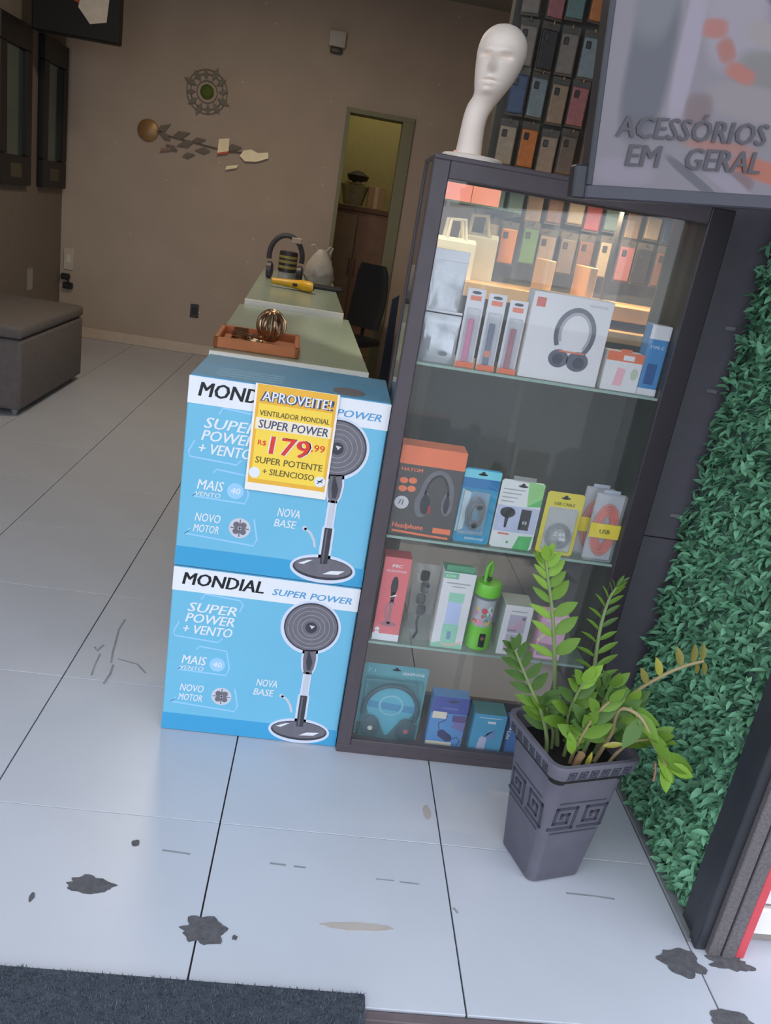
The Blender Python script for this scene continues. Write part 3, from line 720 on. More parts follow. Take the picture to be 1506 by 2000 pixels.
def blender_box():
    t, wd = pack('blender_box', 'white and green portable blender box on the third shelf', 'box', .420, .515, S3, .246, .07, mat('box_white', (228, 226, 228), .45, var=.02), 2.162, top=mat('box_green_top', (92, 158, 122), .5))
    h = .246; gt = mat('box_green_top', (92, 158, 122), .5)
    part('green_flap', G().box(.006, wd-.004, .010, .0115, h, h+.018, .0005), gt, t)
    decal('green_label', t, [rect(.0, .044, h-.020, h-.002)], mat('label_green', (120, 190, 150)), 0, 1)
    text('lettering', t, 'JUICER', .007, white, .006, h-.015, 0, 2, .03)
    decal('text_line', t, [rect(.012, .082, h-.036, h-.032), rect(.03, .070, h-.046, h-.043)], mat('text_grey', (168, 168, 170)), 0, 1)
    decal('green_foot', t, [[(0, 0), (wd, 0), (wd, .014), (.05, .026), (0, .012)]], mint, 0, 1)
    decal('printed_blender', t, [rect(.025, .072, .022, .080)], mint, 0, 2)
    decal('printed_blender_jar', t, [rect(.027, .070, .080, .152)], mat('print_periwinkle', (190, 202, 236), .45), 0, 1)
    decal('printed_blender_cap', t, [rect(.026, .072, .152, .182)], mint, 0, 1)
    decal('printed_button', t, [rect(.042, .054, .030, .056)], mat('print_blue_grey', (130, 160, 190)), 0, 3)
    decal('peach_arc', t, [band([(.030, .014), (.050, .009), (.075, .016), (.088, .024)], .006)], mat('print_peach', (236, 196, 170)), 0, 2)
blender_box()
def blender():
    t = thing('portable_blender', 'lime green portable blender bottle with a strap on the third shelf', 'blender', (.565, 2.202, S3+.0006))
    lime = mat('lime_plastic', (118, 204, 52), .35, var=.03)
    part('motor_base', G().lathe([(.030, 0), (.038, .003), (.0395, .012), (.0385, .060), (.036, .078)], 32), lime, t, True)
    pic = mat('jar_print', (196, 168, 176), .3, var=.3, scale=60)
    part('jar', G().lathe([(.034, .078), (.0345, .080), (.034, .160), (.033, .168)], 32), mat('jar_frosted', (186, 190, 196), .15, var=.05), t, True)
    rnd = random.Random(4)
    cols = [(214, 92, 112), (240, 200, 90), (120, 180, 110), (236, 150, 170), (150, 120, 190), (240, 236, 236), (90, 150, 160)]
    for i in range(16):
        a = R(rnd.uniform(-158, -58)); z = rnd.uniform(.088, .148); rr = .0348; s = rnd.uniform(.005, .010)
        M_ = Matrix.Translation((rr*math.cos(a), rr*math.sin(a), z)) @ Matrix.Rotation(a-R(90)+R(180), 4, 'Z')
        g = G(); g.prism([(p[0], p[1]) for p in ell(0, 0, s, s, 10)], -.0006, .0006)
        for v in g.bm.verts: v.co = M_ @ v.co
        part('printed_fruit', g, mat('fruit_%d' % (i % 7), cols[i % 7], .4), t)
    part('collar', G().lathe([(.0345, .166), (.036, .168), (.036, .174), (.034, .176)], 32), mat('collar_grey', (120, 124, 128), .4), t, True)
    part('cap', G().lathe([(.0375, .175), (.040, .178), (.0395, .212), (.037, .216), (.034, .2165)], 32), lime, t, True)
    part('cap_top', G().lathe([(.034, .2155), (.033, .2135), (.0, .2135)], 32, cap=False), mat('lime_plastic_dark', (96, 184, 44), .4), t, True)
    part('strap', G().tube([(-.014, -.010, .214), (-.016, -.008, .236), (-.014, -.004, .262), (-.006, 0, .278), (.002, .004, .262), (.0, .006, .236), (.0, .008, .214)], .0055, 8), lime, t, True)
    part('strap_ring', G().lathe([(.013, -.003), (.014, 0), (.013, .003)], 16, (-.008, -.002, .226)), mat('gadget_black', (34, 34, 38)), t, True)
    part('button_panel', G().box(-.004, .015, -.0405, -.0370, .014, .060, .002), mat('panel_black', (28, 28, 30), .25), t)
    part('button', G().lathe([(.0055, 0), (.0055, .0012)], 16, (0, 0, 0), True, Matrix.Translation((.0055, -.0404, .044)) @ Matrix.Rotation(R(90), 4, 'X')), mat('button_copper', (150, 90, 70), .4), t, True)
blender()
def white_gadget_box():
    t, wd = pack('gadget_box', 'white box with two small photos and grey sides on the third shelf', 'box', .621, .706, S3, .165, .085, mat('box_white', (228, 226, 228), .45, var=.02), 2.164, top=mat('box_grey_green', (168, 178, 172), .5))
    h = .165; p1 = mat('photo_grey', (140, 138, 150), .45, var=.2, scale=70); pk = mat('photo_pink', (206, 168, 184), .45)
    part('side_face', G().box(-.0006, .0004, .001, .084, .001, h-.001), mat('box_grey_green', (168, 178, 172), .5), t)
    for z in (.075, .012):
        decal('photo', t, [rect(.018, .070, z, z+.060)], mat('photo_mauve', (188, 180, 196), .45), 0, 1)
        decal('photo_detail', t, [[(.020, z+.008), (.052, z+.012), (.064, z+.044), (.058, z+.050), (.040, z+.028), (.022, z+.016)]], pk, 0, 2)
        decal('photo_detail', t, [rect(.020, .046, z+.006, z+.011), ell(.062, z+.050, .006, .006, 10)], p1, 0, 3)
    decal('text_line', t, [rect(.020, .068, h-.020, h-.017)], mat('text_grey', (168, 168, 170)), 0, 1)
white_gadget_box()
def pink_box():
    t, wd = pack('phone_holder_box', 'pale pink box partly hidden behind the plant on the third shelf', 'box', .738, .818, S3, .152, .05, mat('box_pale_pink', (226, 180, 204), .45, var=.03), 2.164)
    decal('printed_picture', t, [[(.004, .055), (.06, .050), (.060, .012), (.006, .012)]], mat('print_mauve', (170, 140, 160)), 0, 1)
    decal('cream_bar', t, [band([(.0, .060), (.028, .100)], .009)], mat('print_cream', (232, 220, 196)), 0, 2)
    text('lettering', t, 'HOLDER', .010, white, .014, .126, 0, 1, .05)
    part('hang_tab', G().box(.015, .065, .002, .0035, .152, .172, .0005), mat('box_pale_pink', (226, 180, 204)), t)
pink_box()
# ---- bottom
def teal_blister():
    t, wd = card('headphone_blister', 'large teal blister pack with black headphones at the cabinet bottom', 'pack', .240, .440, S4, .262, mat('pack_teal', (96, 160, 168), .4, var=.05), 2.190)
    h = .262
    decal('dark_lower', t, [[(.004, .002), (wd-.004, .002), (wd-.004, .060), (.004, .050)]], mat('pack_slate', (82, 104, 112), .4), 0, 1)
    cy = mat('disc_cyan', (98, 190, 214), .35, var=.05); dk = mat('headset_black', (40, 46, 54), .35)
    decal('cyan_disc', t, [ell(.102, .120, .076, .072, 40)], cy, 0, 2)
    decal('cyan_disc_band', t, [[(.028, .108), (.176, .098), (.178, .122), (.026, .132)]], mat('disc_blue', (70, 150, 196), .35), 0, 3)
    decal('cyan_point', t, [[(.062, .075), (.098, .012), (.105, .012), (.142, .075)]], cy, 0, 3)
    decal('cyan_ring', t, [band([(.102+.036*math.cos(R(a)), .120+.034*math.sin(R(a))) for a in range(0, 361, 15)], .006)], mat('ring_pale', (150, 215, 228)), 0, 4)
    part('headband', G().tube([(.102+.084*math.cos(R(a)), -.010, .108+.088*math.sin(R(a))) for a in range(-22, 203, 9)], .0075, 8), dk, t, True)
    for s in (-1, 1):
        part('ear_cup', G().lathe([(.010, -.008), (.028, -.006), (.030, .004), (.022, .010)], 20, (0, 0, 0), True, Matrix.Translation((.102+s*.056, -.012, .044)) @ Matrix.Rotation(R(90), 4, 'X') @ Matrix.Scale(1.35, 4, (0, 1, 0))), dk, t, True)
        part('ear_cup_logo', G().lathe([(.008, 0), (.008, .001)], 12, (0, 0, 0), True, Matrix.Translation((.102+s*.056, -.0225, .046)) @ Matrix.Rotation(R(90), 4, 'X')), mat('cup_red', (210, 80, 90)) if s > 0 else mat('cup_cream', (226, 216, 190)), t)
    part('blister_shell', G().box(.010, wd-.010, -.024, 0, .006, h-.040, .008, None, 2), glass('blister_teal', (120, 180, 188), .16, 1.2), t, True)
    text('lettering', t, 'HEADPHONE', .010, white, .120, h-.030, 0, 1, .068)
    text('lettering', t, '7.1', .012, mat('ring_pale', (150, 215, 228)), .012, h-.030, 0, 1, .024)
    text('lettering', t, 'JBR', .010, white, .020, .018, 0, 2, .022, .2, .03)
teal_blister()
def cable_blue_box():
    t, wd = pack('charger_box', 'indigo and blue charger box with a printed plug at the cabinet bottom', 'box', .466, .580, S4, .186, .05, mat('box_mid_blue', (92, 148, 206), .45, var=.04), 2.168)
    h = .186; ind = mat('box_indigo', (70, 82, 160), .45)
    decal('indigo_band', t, [rect(0, wd, h-.058, h)], ind, 0, 1)
    decal('hang_slot', t, [ell(wd/2+.006, h-.014, .016, .004, 16)], mat('slot_dark', (52, 54, 58)), 0, 2)
    text('lettering', t, 'CHARGER', .008, mat('indigo_pale', (130, 140, 200)), wd/2, h-.044, 0, 2, .05, 0, 0, 'CENTER')
    decal('cream_label', t, [rect(.006, .050, h-.078, h-.054), rect(.0, .082, .004, .024)], mat('print_cream', (232, 220, 196)), 0, 2)
    dk = mat('print_indigo_dark', (58, 60, 106), .45)
    decal('printed_plug', t, [[(.032, .062), (.046, .070), (.078, .048), (.080, .030), (.064, .026), (.034, .044)]], dk, 0, 1)
    decal('printed_cord', t, [band([(.036, .066), (.030, .090), (.050, .104), (.052, .122)], .003), band([(.076, .036), (.096, .046), (.108, .030), (.100, .016)], .003)], dk, 0, 1)
    decal('printed_phone', t, [[(.070, .082), (.112, .064), (.114, .104), (.086, .112)]], mat('print_violet', (128, 122, 178), .45), 0, 1)
    decal('violet_patch', t, [rect(.070, .112, .100, .124)], mat('print_plum', (98, 78, 128)), 0, 2)
cable_blue_box()
def cyan_box():
    t, wd = pack('shaver_box', 'cyan box with a printed white device beside the charger box', 'box', .605, .708, S4, .140, .075, mat('box_cyan', (82, 166, 204), .45, var=.04), 2.168, top=mat('box_teal_top', (42, 122, 132), .5))
    h = .140
    decal('white_tag', t, [rect(.045, .070, h-.032, h-.024)], white, 0, 1)
    decal('text_line', t, [rect(.015, .088, h-.014, h-.011)], mat('pack_pale_blue', (190, 215, 225)), 0, 1)
    decal('printed_device', t, [[(.024, .004), (.050, .004), (.052, .050), (.046, .060), (.034, .060), (.028, .050)]], mat('print_lilac', (200, 200, 228), .45), 0, 1)
    decal('printed_device_arm', t, [band([(.042, .058), (.056, .074), (.076, .088)], .005), ell(.064, .064, .018, .016, 20)], mat('print_steel_blue', (110, 150, 196)), 0, 1)
cyan_box()
t_, w_ = pack('earphone_box', 'small blue box at the cabinet bottom half hidden by the plant pot', 'box', .722, .800, S4, .120, .06, mat('box_royal', (58, 110, 176), .45, var=.04), 2.168)
text('lettering', t_, 'MP3', .012, white, .006, .060, 0, 1, .03, 0, .02, 'LEFT', 90)
decal('white_band', t_, [rect(0, w_, .095, .105)], white, 0, 1)

# ================================================================== MANNEQUIN HEAD
def mannequin():
    t = thing('mannequin_head', 'white abstract mannequin head on a long neck on top of the cabinet', 'mannequin head', (.298, 2.275, CH))
    wm = mat('mannequin_white', (246, 228, 214), .5, var=.03, bump=.05)
    part('base', G().lathe([(.074, 0), (.079, .003), (.079, .012), (.074, .016), (.03, .020), (.0, .020)], 40), wm, t, True)
    # neck and head as one surface: (x, y, z, rx, ry)
    prof = [(-.012, 0, .014, .034, .033), (-.012, 0, .040, .032, .031), (-.012, 0, .080, .030, .030), (-.010, 0, .108, .030, .030), (-.003, 0, .132, .032, .032),
            (.008, -.004, .150, .033, .036), (.014, -.008, .163, .036, .042), (.018, -.008, .180, .043, .050), (.022, -.004, .205, .051, .058), (.025, .000, .232, .057, .064), (.027, .002, .258, .060, .066),
            (.028, .003, .282, .056, .062), (.028, .004, .300, .046, .050), (.028, .004, .313, .030, .032), (.028, .004, .319, .012, .013)]
    # smooth interpolation
    n = 56; rings = []
    K = 110
    for k in range(K+1):
        s = k/K*(len(prof)-1); i = min(int(s), len(prof)-2); u = s-i
        P = [prof[max(0, min(len(prof)-1, i+j))] for j in (-1, 0, 1, 2)]
        q = [.5*((2*P[1][a]) + (-P[0][a]+P[2][a])*u + (2*P[0][a]-5*P[1][a]+4*P[2][a]-P[3][a])*u*u + (-P[0][a]+3*P[1][a]-3*P[2][a]+P[3][a])*u**3) for a in range(5)]
        ring = []
        for j in range(n):
            a = 2*math.pi*j/n; dx, dy = math.cos(a), math.sin(a)
            x, y, z = q[0]+q[3]*dx, q[1]+q[4]*dy, q[2]
            if dy < 0 and z > .14:        # face relief towards -y
                lat = (x-q[0])/.05; gs = lambda c, w_: math.exp(-((z-c)/w_)**2)
                y -= .016*gs(.212, .012)*math.exp(-(lat/.16)**2)                        # nose tip
                y -= .010*gs(.232, .018)*math.exp(-(lat/.13)**2)                        # nose bridge
                y += .014*gs(.240, .006)*(math.exp(-((abs(lat)-.48)/.26)**2))           # eye slits
                y -= .006*gs(.253, .008)*math.exp(-((abs(lat)-.45)/.35)**2)             # brow
                y -= .007*gs(.191, .005)*math.exp(-(lat/.30)**2)                        # upper lip
                y += .006*gs(.1845, .0025)*math.exp(-(lat/.32)**2)                      # mouth line
                y -= .007*gs(.178, .005)*math.exp(-(lat/.26)**2)                        # lower lip
                y -= .008*gs(.164, .008)*math.exp(-(lat/.30)**2)                        # chin
            ring.append((x, y, z))
        rings.append(ring)
    h = part('head_and_neck', G().loft(rings), wm, t, True)
    h.rotation_euler = (0, 0, R(-20))
mannequin()

# ================================================================== POTTED PLANT
def plant():
    root = thing('potted_plant', 'potted plant with glossy leaves in a square charcoal planter by the hedge', 'plant', (.755, 1.7625, 0), 17.6)
    pm = mat('planter_charcoal', (98, 95, 106), .55, var=.10, scale=14, bump=.15); pd = mat('planter_relief_dark', (60, 61, 72), .6, var=.08)
    def sq(s, z, r, n=5, dx=0, dy=0):
        out = []; h = s/2-r
        for q, (cx_, cy_) in enumerate(((h, h), (-h, h), (-h, -h), (h, -h))):
            for i in range(n+1):
                a = R(90*q+90*i/n); out.append((cx_+r*math.cos(a)+dx, cy_+r*math.sin(a)+dy, z))
        return out
    H = .40
    wdt = lambda z: .160+(.226-.160)*z/H
    rings = [sq(.150, .0, .022), sq(wdt(.006), .006, .024), sq(wdt(.352), .352, .030), sq(.250, .362, .034), sq(.262, .396, .036), sq(.258, .402, .034), sq(.236, .402, .030), sq(.228, .392, .028), sq(.212, .345, .026)]
    pot = part('pot', G().loft(rings), pm, root, True)
    part('soil', G().loft([sq(.215, .335, .026), sq(.219, .352, .026)]), mat('soil_dark', (34, 30, 28), .95, var=.3, scale=90, bump=.8), root)
    # greek key reliefs on the two faces in view and their opposites; drawn in face coordinates u (across), v (up)
    def on_face(pts_uv, face, half, z0, depth):
        """map a stroke on a face; half(z) is the half width of the wall at height z"""
        res = []
        for (u, v) in pts_uv:
            hw = half(v)+depth
            p = Vector((u, -hw, v)); p.rotate(Matrix.Rotation(R(face), 3, 'Z')); res.append(p)
        return res
    def stroke(g, a, b, wd, face, half):
        a, b = Vector(a), Vector(b); t = (b-a).normalized(); nrm = Vector((-t.y, t.x))*wd/2; a = a-t*wd/2; b = b+t*wd/2
        P = [tuple(a-nrm), tuple(b-nrm), tuple(b+nrm), tuple(a+nrm)]
        o_ = on_face(P, face, half, 0, .0012); i_ = on_face(P, face, half, 0, -.004)
        va = [g.bm.verts.new(p) for p in o_]; vb = [g.bm.verts.new(p) for p in i_]
        g.bm.faces.new(va)
        for i in range(4): g.bm.faces.new((va[i], vb[i], vb[(i+1) % 4], va[(i+1) % 4]))
    key = [(0, .0), (1, .0), (1, 1), (.12, 1), (.12, .28), (.70, .28), (.70, .70), (.40, .70), (.40, .52)]
    half = lambda z: wdt(z)/2
    for face in (0, 90, 180, 270):
        for cx_ in (-.044, .044):
            g = G(); s = .066; z0 = .188
            P = [(cx_-s/2+s*u, z0+s*v) for u, v in key]
            for a, b in zip(P, P[1:]): stroke(g, a, b, .0085, face, half)
            part('greek_key', g, pd, pot)
        for v in (.172, .272):
            g = G(); stroke(g, (-.068, v), (.068, v), .0035, face, half); part('raised_line', g, pd, pot)
        hr = lambda z: .125+(z-.362)*.176
        g = G()
        for i in range(6):
            cx_ = -.08+.032*i; s = .022
            P = [(cx_-s/2+s*u, .366+s*v) for u, v in key]
            for a, b in zip(P, P[1:]): stroke(g, a, b, .0028, face, hr)
        part('rim_keys', g, pd, pot)
    # ---- stems and leaves, in world coordinates brought into the planter's frame
    inv = (Matrix.Translation(root.location) @ Matrix.Rotation(R(17.6), 4, 'Z')).inverted()
    greens = [mat('leaf_green', (100, 134, 48), .42, var=.12, scale=40, spec=.28), mat('leaf_light_green', (122, 158, 56), .42, var=.12, scale=40, spec=.28), mat('leaf_deep_green', (78, 108, 52), .42, var=.12, scale=40, spec=.28), mat('leaf_yellowing', (158, 152, 62), .35, var=.14, scale=40), mat('leaf_olive', (128, 122, 58), .4, var=.14, scale=40)]
    def leafmesh(m):
        L = 1.0; V = []; F = []
        prof = [(0, .03), (.08, .16), (.25, .38), (.48, .47), (.70, .38), (.87, .2), (.96, .07)]
        for (x, hw) in prof:
            d = -.10*x*x
            V += [(x, hw*.5, .05*hw*2+d), (x, 0, d-.012), (x, -hw*.5, .05*hw*2+d)]
        n = len(prof)
        for i in range(n-1):
            a, b = 3*i, 3*(i+1); F += [(a, a+1, b+1, b), (a+1, a+2, b+2, b+1)]
        V.append((1, 0, -.10)); F += [(3*(n-1), 3*(n-1)+1, len(V)-1), (3*(n-1)+1, 3*(n-1)+2, len(V)-1)]
        me = bpy.data.meshes.new('leaf'); me.from_pydata(V, [], F); me.materials.append(m)
        for p in me.polygons: p.use_smooth = True
        return me
    LM = [leafmesh(m) for m in greens]
    rnd = random.Random(21)
    def put_leaf(stem, p, d, n, L, wdk, mi):
        d = d.normalized(); s = n.cross(d).normalized(); n = d.cross(s)
        m = Matrix((d*L, s*L*wdk, n*L)).transposed().to_4x4(); m.translation = p
        o = link('leaf', LM[mi], stem); o.matrix_local = inv @ m
    def poly(P, s):
        k = s*(len(P)-1); i = min(int(k), len(P)-2); u = k-i
        Q = [P[max(0, min(len(P)-1, i+j))] for j in (-1, 0, 1, 2)]
        return .5*(2*Q[1]+(Q[2]-Q[0])*u+(2*Q[0]-5*Q[1]+4*Q[2]-Q[3])*u*u+(3*Q[1]-3*Q[2]+Q[3]-Q[0])*u**3)
    def stem(pts, r0, r1, m):
        P = [Vector(p) for p in pts]; base = P[0].copy(); base.z = .34
        base.x += (.755-base.x)*.15; base.y += (1.7625-base.y)*.15
        P = [base]+P; S = [poly(P, i/22) for i in range(23)]
        o = part('stem', G().tube([inv @ p for p in S], [r0+(r1-r0)*i/22 for i in range(23)], 8), m, root, True)
        return o, P
    sg = mat('stem_green', (126, 142, 92), .5, var=.1); sb = mat('stem_tan', (158, 140, 102), .6, var=.12)
    def fill(o, P, s0, s1, n, lat, L0, L1, ang=50, wdk=.95, mats=(0, 1), face=(0, -1, .35), tip=True, sides=(1, -1), wl=1.0):
        lat = Vector(lat).normalized(); fc = Vector(face)
        for k in range(n):
            s = s0+(s1-s0)*k/max(1, n-1); u = k/max(1, n-1)
            p = poly(P, s); t = (poly(P, min(1, s+.02))-poly(P, max(0, s-.02))).normalized()
            for sd in sides:
                a = R(ang*(1-.45*u)+rnd.uniform(-6, 6))
                d = t*math.cos(a)+lat*sd*math.sin(a)+fc*.18*rnd.uniform(-.3, 1)
                nn = fc+lat*sd*(-.25)+Vector((0, 0, .3*rnd.uniform(-1, 1)))
                L = (L0+(L1-L0)*u)*rnd.uniform(.92, 1.08)
                put_leaf(o, p+t*.004*sd, d, nn, L, wdk*(1.0 if sd > 0 else wl), rnd.choice(mats))
        if tip:
            p = P[-1]; t = (poly(P, 1)-poly(P, .96)).normalized(); put_leaf(o, p, t+fc*.3, fc, L1*.95, wdk*1.1, mats[-1])
    o, P = stem([(.722, 1.78, .374), (.70, 1.79, .459), (.667, 1.80, .599), (.631, 1.80, .725), (.602, 1.80, .805), (.587, 1.80, .850)], .0075, .003, sg)
    fill(o, P, .50, .97, 8, (1, -.1, .10), .078, .050, 56, .95, (0, 1, 1), (-.2, -1, .35), True, (1, -1), .62)
    o, P = stem([(.81, 1.80, .387), (.798, 1.81, .474), (.789, 1.83, .568), (.781, 1.84, .666), (.786, 1.85, .743), (.797, 1.85, .785)], .0075, .003, sg)
    fill(o, P, .42, .98, 10, (1, .2, .05), .072, .040, 66, .50, (0, 0, 2), (0, -.55, 1), True, (1, -1), 1.0)
    o, P = stem([(.838, 1.76, .419), (.855, 1.74, .535), (.906, 1.71, .624), (.949, 1.69, .673), (.983, 1.68, .696)], .0055, .0035, sb)
    for s, L, dv, mi in ((.52, .052, (-.55, -.1, .9), 4), (.60, .055, (-.45, 0, 1), 3), (.76, .056, (-.45, .1, 1), 4), (.86, .052, (-.12, 0, 1), 4), (.96, .046, (-.1, .1, 1), 4), (.90, .035, (.3, 0, -.8), 4), (.99, .04, (.35, -.1, -.9), 4)):
        put_leaf(o, poly(P, s), Vector(dv), Vector((.2, -1, .2)), L, .85, mi)
    o, P = stem([(.819, 1.72, .391), (.817, 1.69, .466), (.808, 1.665, .548), (.845, 1.63, .555), (.894, 1.61, .489), (.930, 1.60, .450)], .006, .0035, sb)
    for s, L, dv, nn, mi in ((.45, .075, (.5, -.3, .75), (-.2, -1, .5), 2), (.55, .095, (.95, -.2, -.2), (.1, -.5, 1), 0), (.62, .09, (.75, -.4, -.55), (.2, -.7, .7), 0), (.68, .085, (-.5, -.5, -.6), (-.2, -.8, .5), 2),
                             (.76, .098, (.72, -.25, -.62), (.4, -.6, .7), 0), (.85, .10, (.62, -.2, -.75), (.4, -.8, .5), 1), (.93, .085, (.3, -.3, -.9), (.3, -1, .3), 1), (.90, .105, (.95, .05, -.30), (.1, -.6, .8), 0), (1.0, .075, (.9, -.1, -.22), (.1, -.7, .7), 1)):
        put_leaf(o, poly(P, s), Vector(dv), Vector(nn), L, .95, mi)
    part('dry_tip', G().tube([inv @ Vector(p) for p in ((.900, 1.60, .455), (.906, 1.597, .43), (.908, 1.597, .405))], .003, 6), mat('dry_brown', (150, 108, 84), .7), o)
    o, P = stem([(.679, 1.74, .398), (.645, 1.73, .476), (.597, 1.72, .55), (.56, 1.71, .609), (.532, 1.70, .655)], .006, .003, sg)
    fill(o, P, .45, .98, 6, (.9, -.3, .35), .075, .05, 52, .80, (2, 0, 2), (.1, -.8, .7), True)
    o, P = stem([(.741, 1.70, .388), (.74, 1.68, .448), (.753, 1.67, .516), (.775, 1.66, .569)], .005, .003, sb)
    fill(o, P, .50, .98, 4, (1, 0, .2), .085, .06, 55, .9, (2, 0), (0, -1, .4), True)
    o, P = stem([(.73, 1.73, .411), (.707, 1.71, .483), (.704, 1.69, .555), (.708, 1.68, .60)], .005, .003, sg)
    fill(o, P, .42, .98, 5, (.95, .1, .3), .082, .065, 55, .9, (0, 2, 1), (0, -.9, .6), True)
    o, P = stem([(.79, 1.74, .40), (.80, 1.735, .46), (.795, 1.735, .52), (.80, 1.73, .565)], .005, .003, sg)
    fill(o, P, .35, .98, 5, (1, -.2, .2), .08, .06, 58, .9, (2, 2, 0), (0, -1, .5), True)
    o, P = stem([(.85, 1.70, .40), (.87, 1.68, .45), (.90, 1.66, .475)], .005, .003, sb)
    fill(o, P, .5, .98, 3, (.3, -.9, .3), .085, .07, 55, .9, (2, 0), (0, -.6, 1), True)
    for pts, lat, mm in (([(.775, 1.72, .40), (.765, 1.70, .44), (.745, 1.68, .48)], (1, .2, .2), (2, 0)), ([(.70, 1.76, .40), (.675, 1.75, .45), (.655, 1.73, .49)], (.8, -.4, .3), (0, 2)), ([(.83, 1.76, .40), (.85, 1.75, .46), (.862, 1.74, .52)], (1, -.1, .1), (2, 0, 1)), ([(.78, 1.76, .40), (.775, 1.75, .47), (.765, 1.74, .54)], (1, 0, .2), (2, 2, 0))):
        o, P = stem(pts, .0045, .003, sg)
        fill(o, P, .45, .98, 4, lat, .084, .066, 60, .95, mm, (0, -.9, .6), True)
    # stubs and yellowing leaf at the pot's lip
    stub = part('cut_stem', G().tube([inv @ Vector(p) for p in ((.742, 1.672, .345), (.744, 1.668, .392), (.747, 1.664, .412))], .0095, 8), mat('stub_brown', (138, 108, 74), .8, var=.15), root, True)
    put_leaf(stub, Vector((.728, 1.675, .40)), Vector((-.35, -.2, .95)), Vector((0, -1, .3)), .075, .75, 1)
    put_leaf(stub, Vector((.765, 1.668, .37)), Vector((.15, -.1, 1)), Vector((0, -1, .2)), .05, .6, 3)
    put_leaf(stub, Vector((.80, 1.68, .43)), Vector((.8, -.3, .45)), Vector((0, -.7, 1)), .055, .6, 3)
plant()

# ================================================================== DOOR MAT
def door_mat():
    t = thing('door_mat', 'dark grey bristly door mat at the front of the step', 'mat', (-.62, 1.05, 0))
    part('pile_base', G().box(-.95, .883, -.35, .246, .001, .010, .003), mat('mat_grey', (70, 76, 86), .95, var=.2, scale=70, bump=1.0, bscale=260), t)
    rnd = random.Random(3); V = []; F = []
    for i in range(9000):
        x = rnd.uniform(-.2, .880); y = rnd.uniform(.10, .244); b = len(V)
        a = rnd.uniform(0, 6.28); w_ = .0016; h_ = rnd.uniform(.004, .009); dx, dy = rnd.gauss(0, .003), rnd.gauss(0, .003)
        V += [(x-w_*math.cos(a), y-w_*math.sin(a), .008), (x+w_*math.cos(a), y+w_*math.sin(a), .008), (x+dx, y+dy, .010+h_)]; F.append((b, b+1, b+2))
    me = bpy.data.meshes.new('bristles'); me.from_pydata(V, [], F); me.materials.append(mat('bristle_grey', (84, 92, 104), .9, var=.2, scale=90, island=.35))
    o = link('bristles', me, t); o['kind'] = 'stuff'
door_mat()

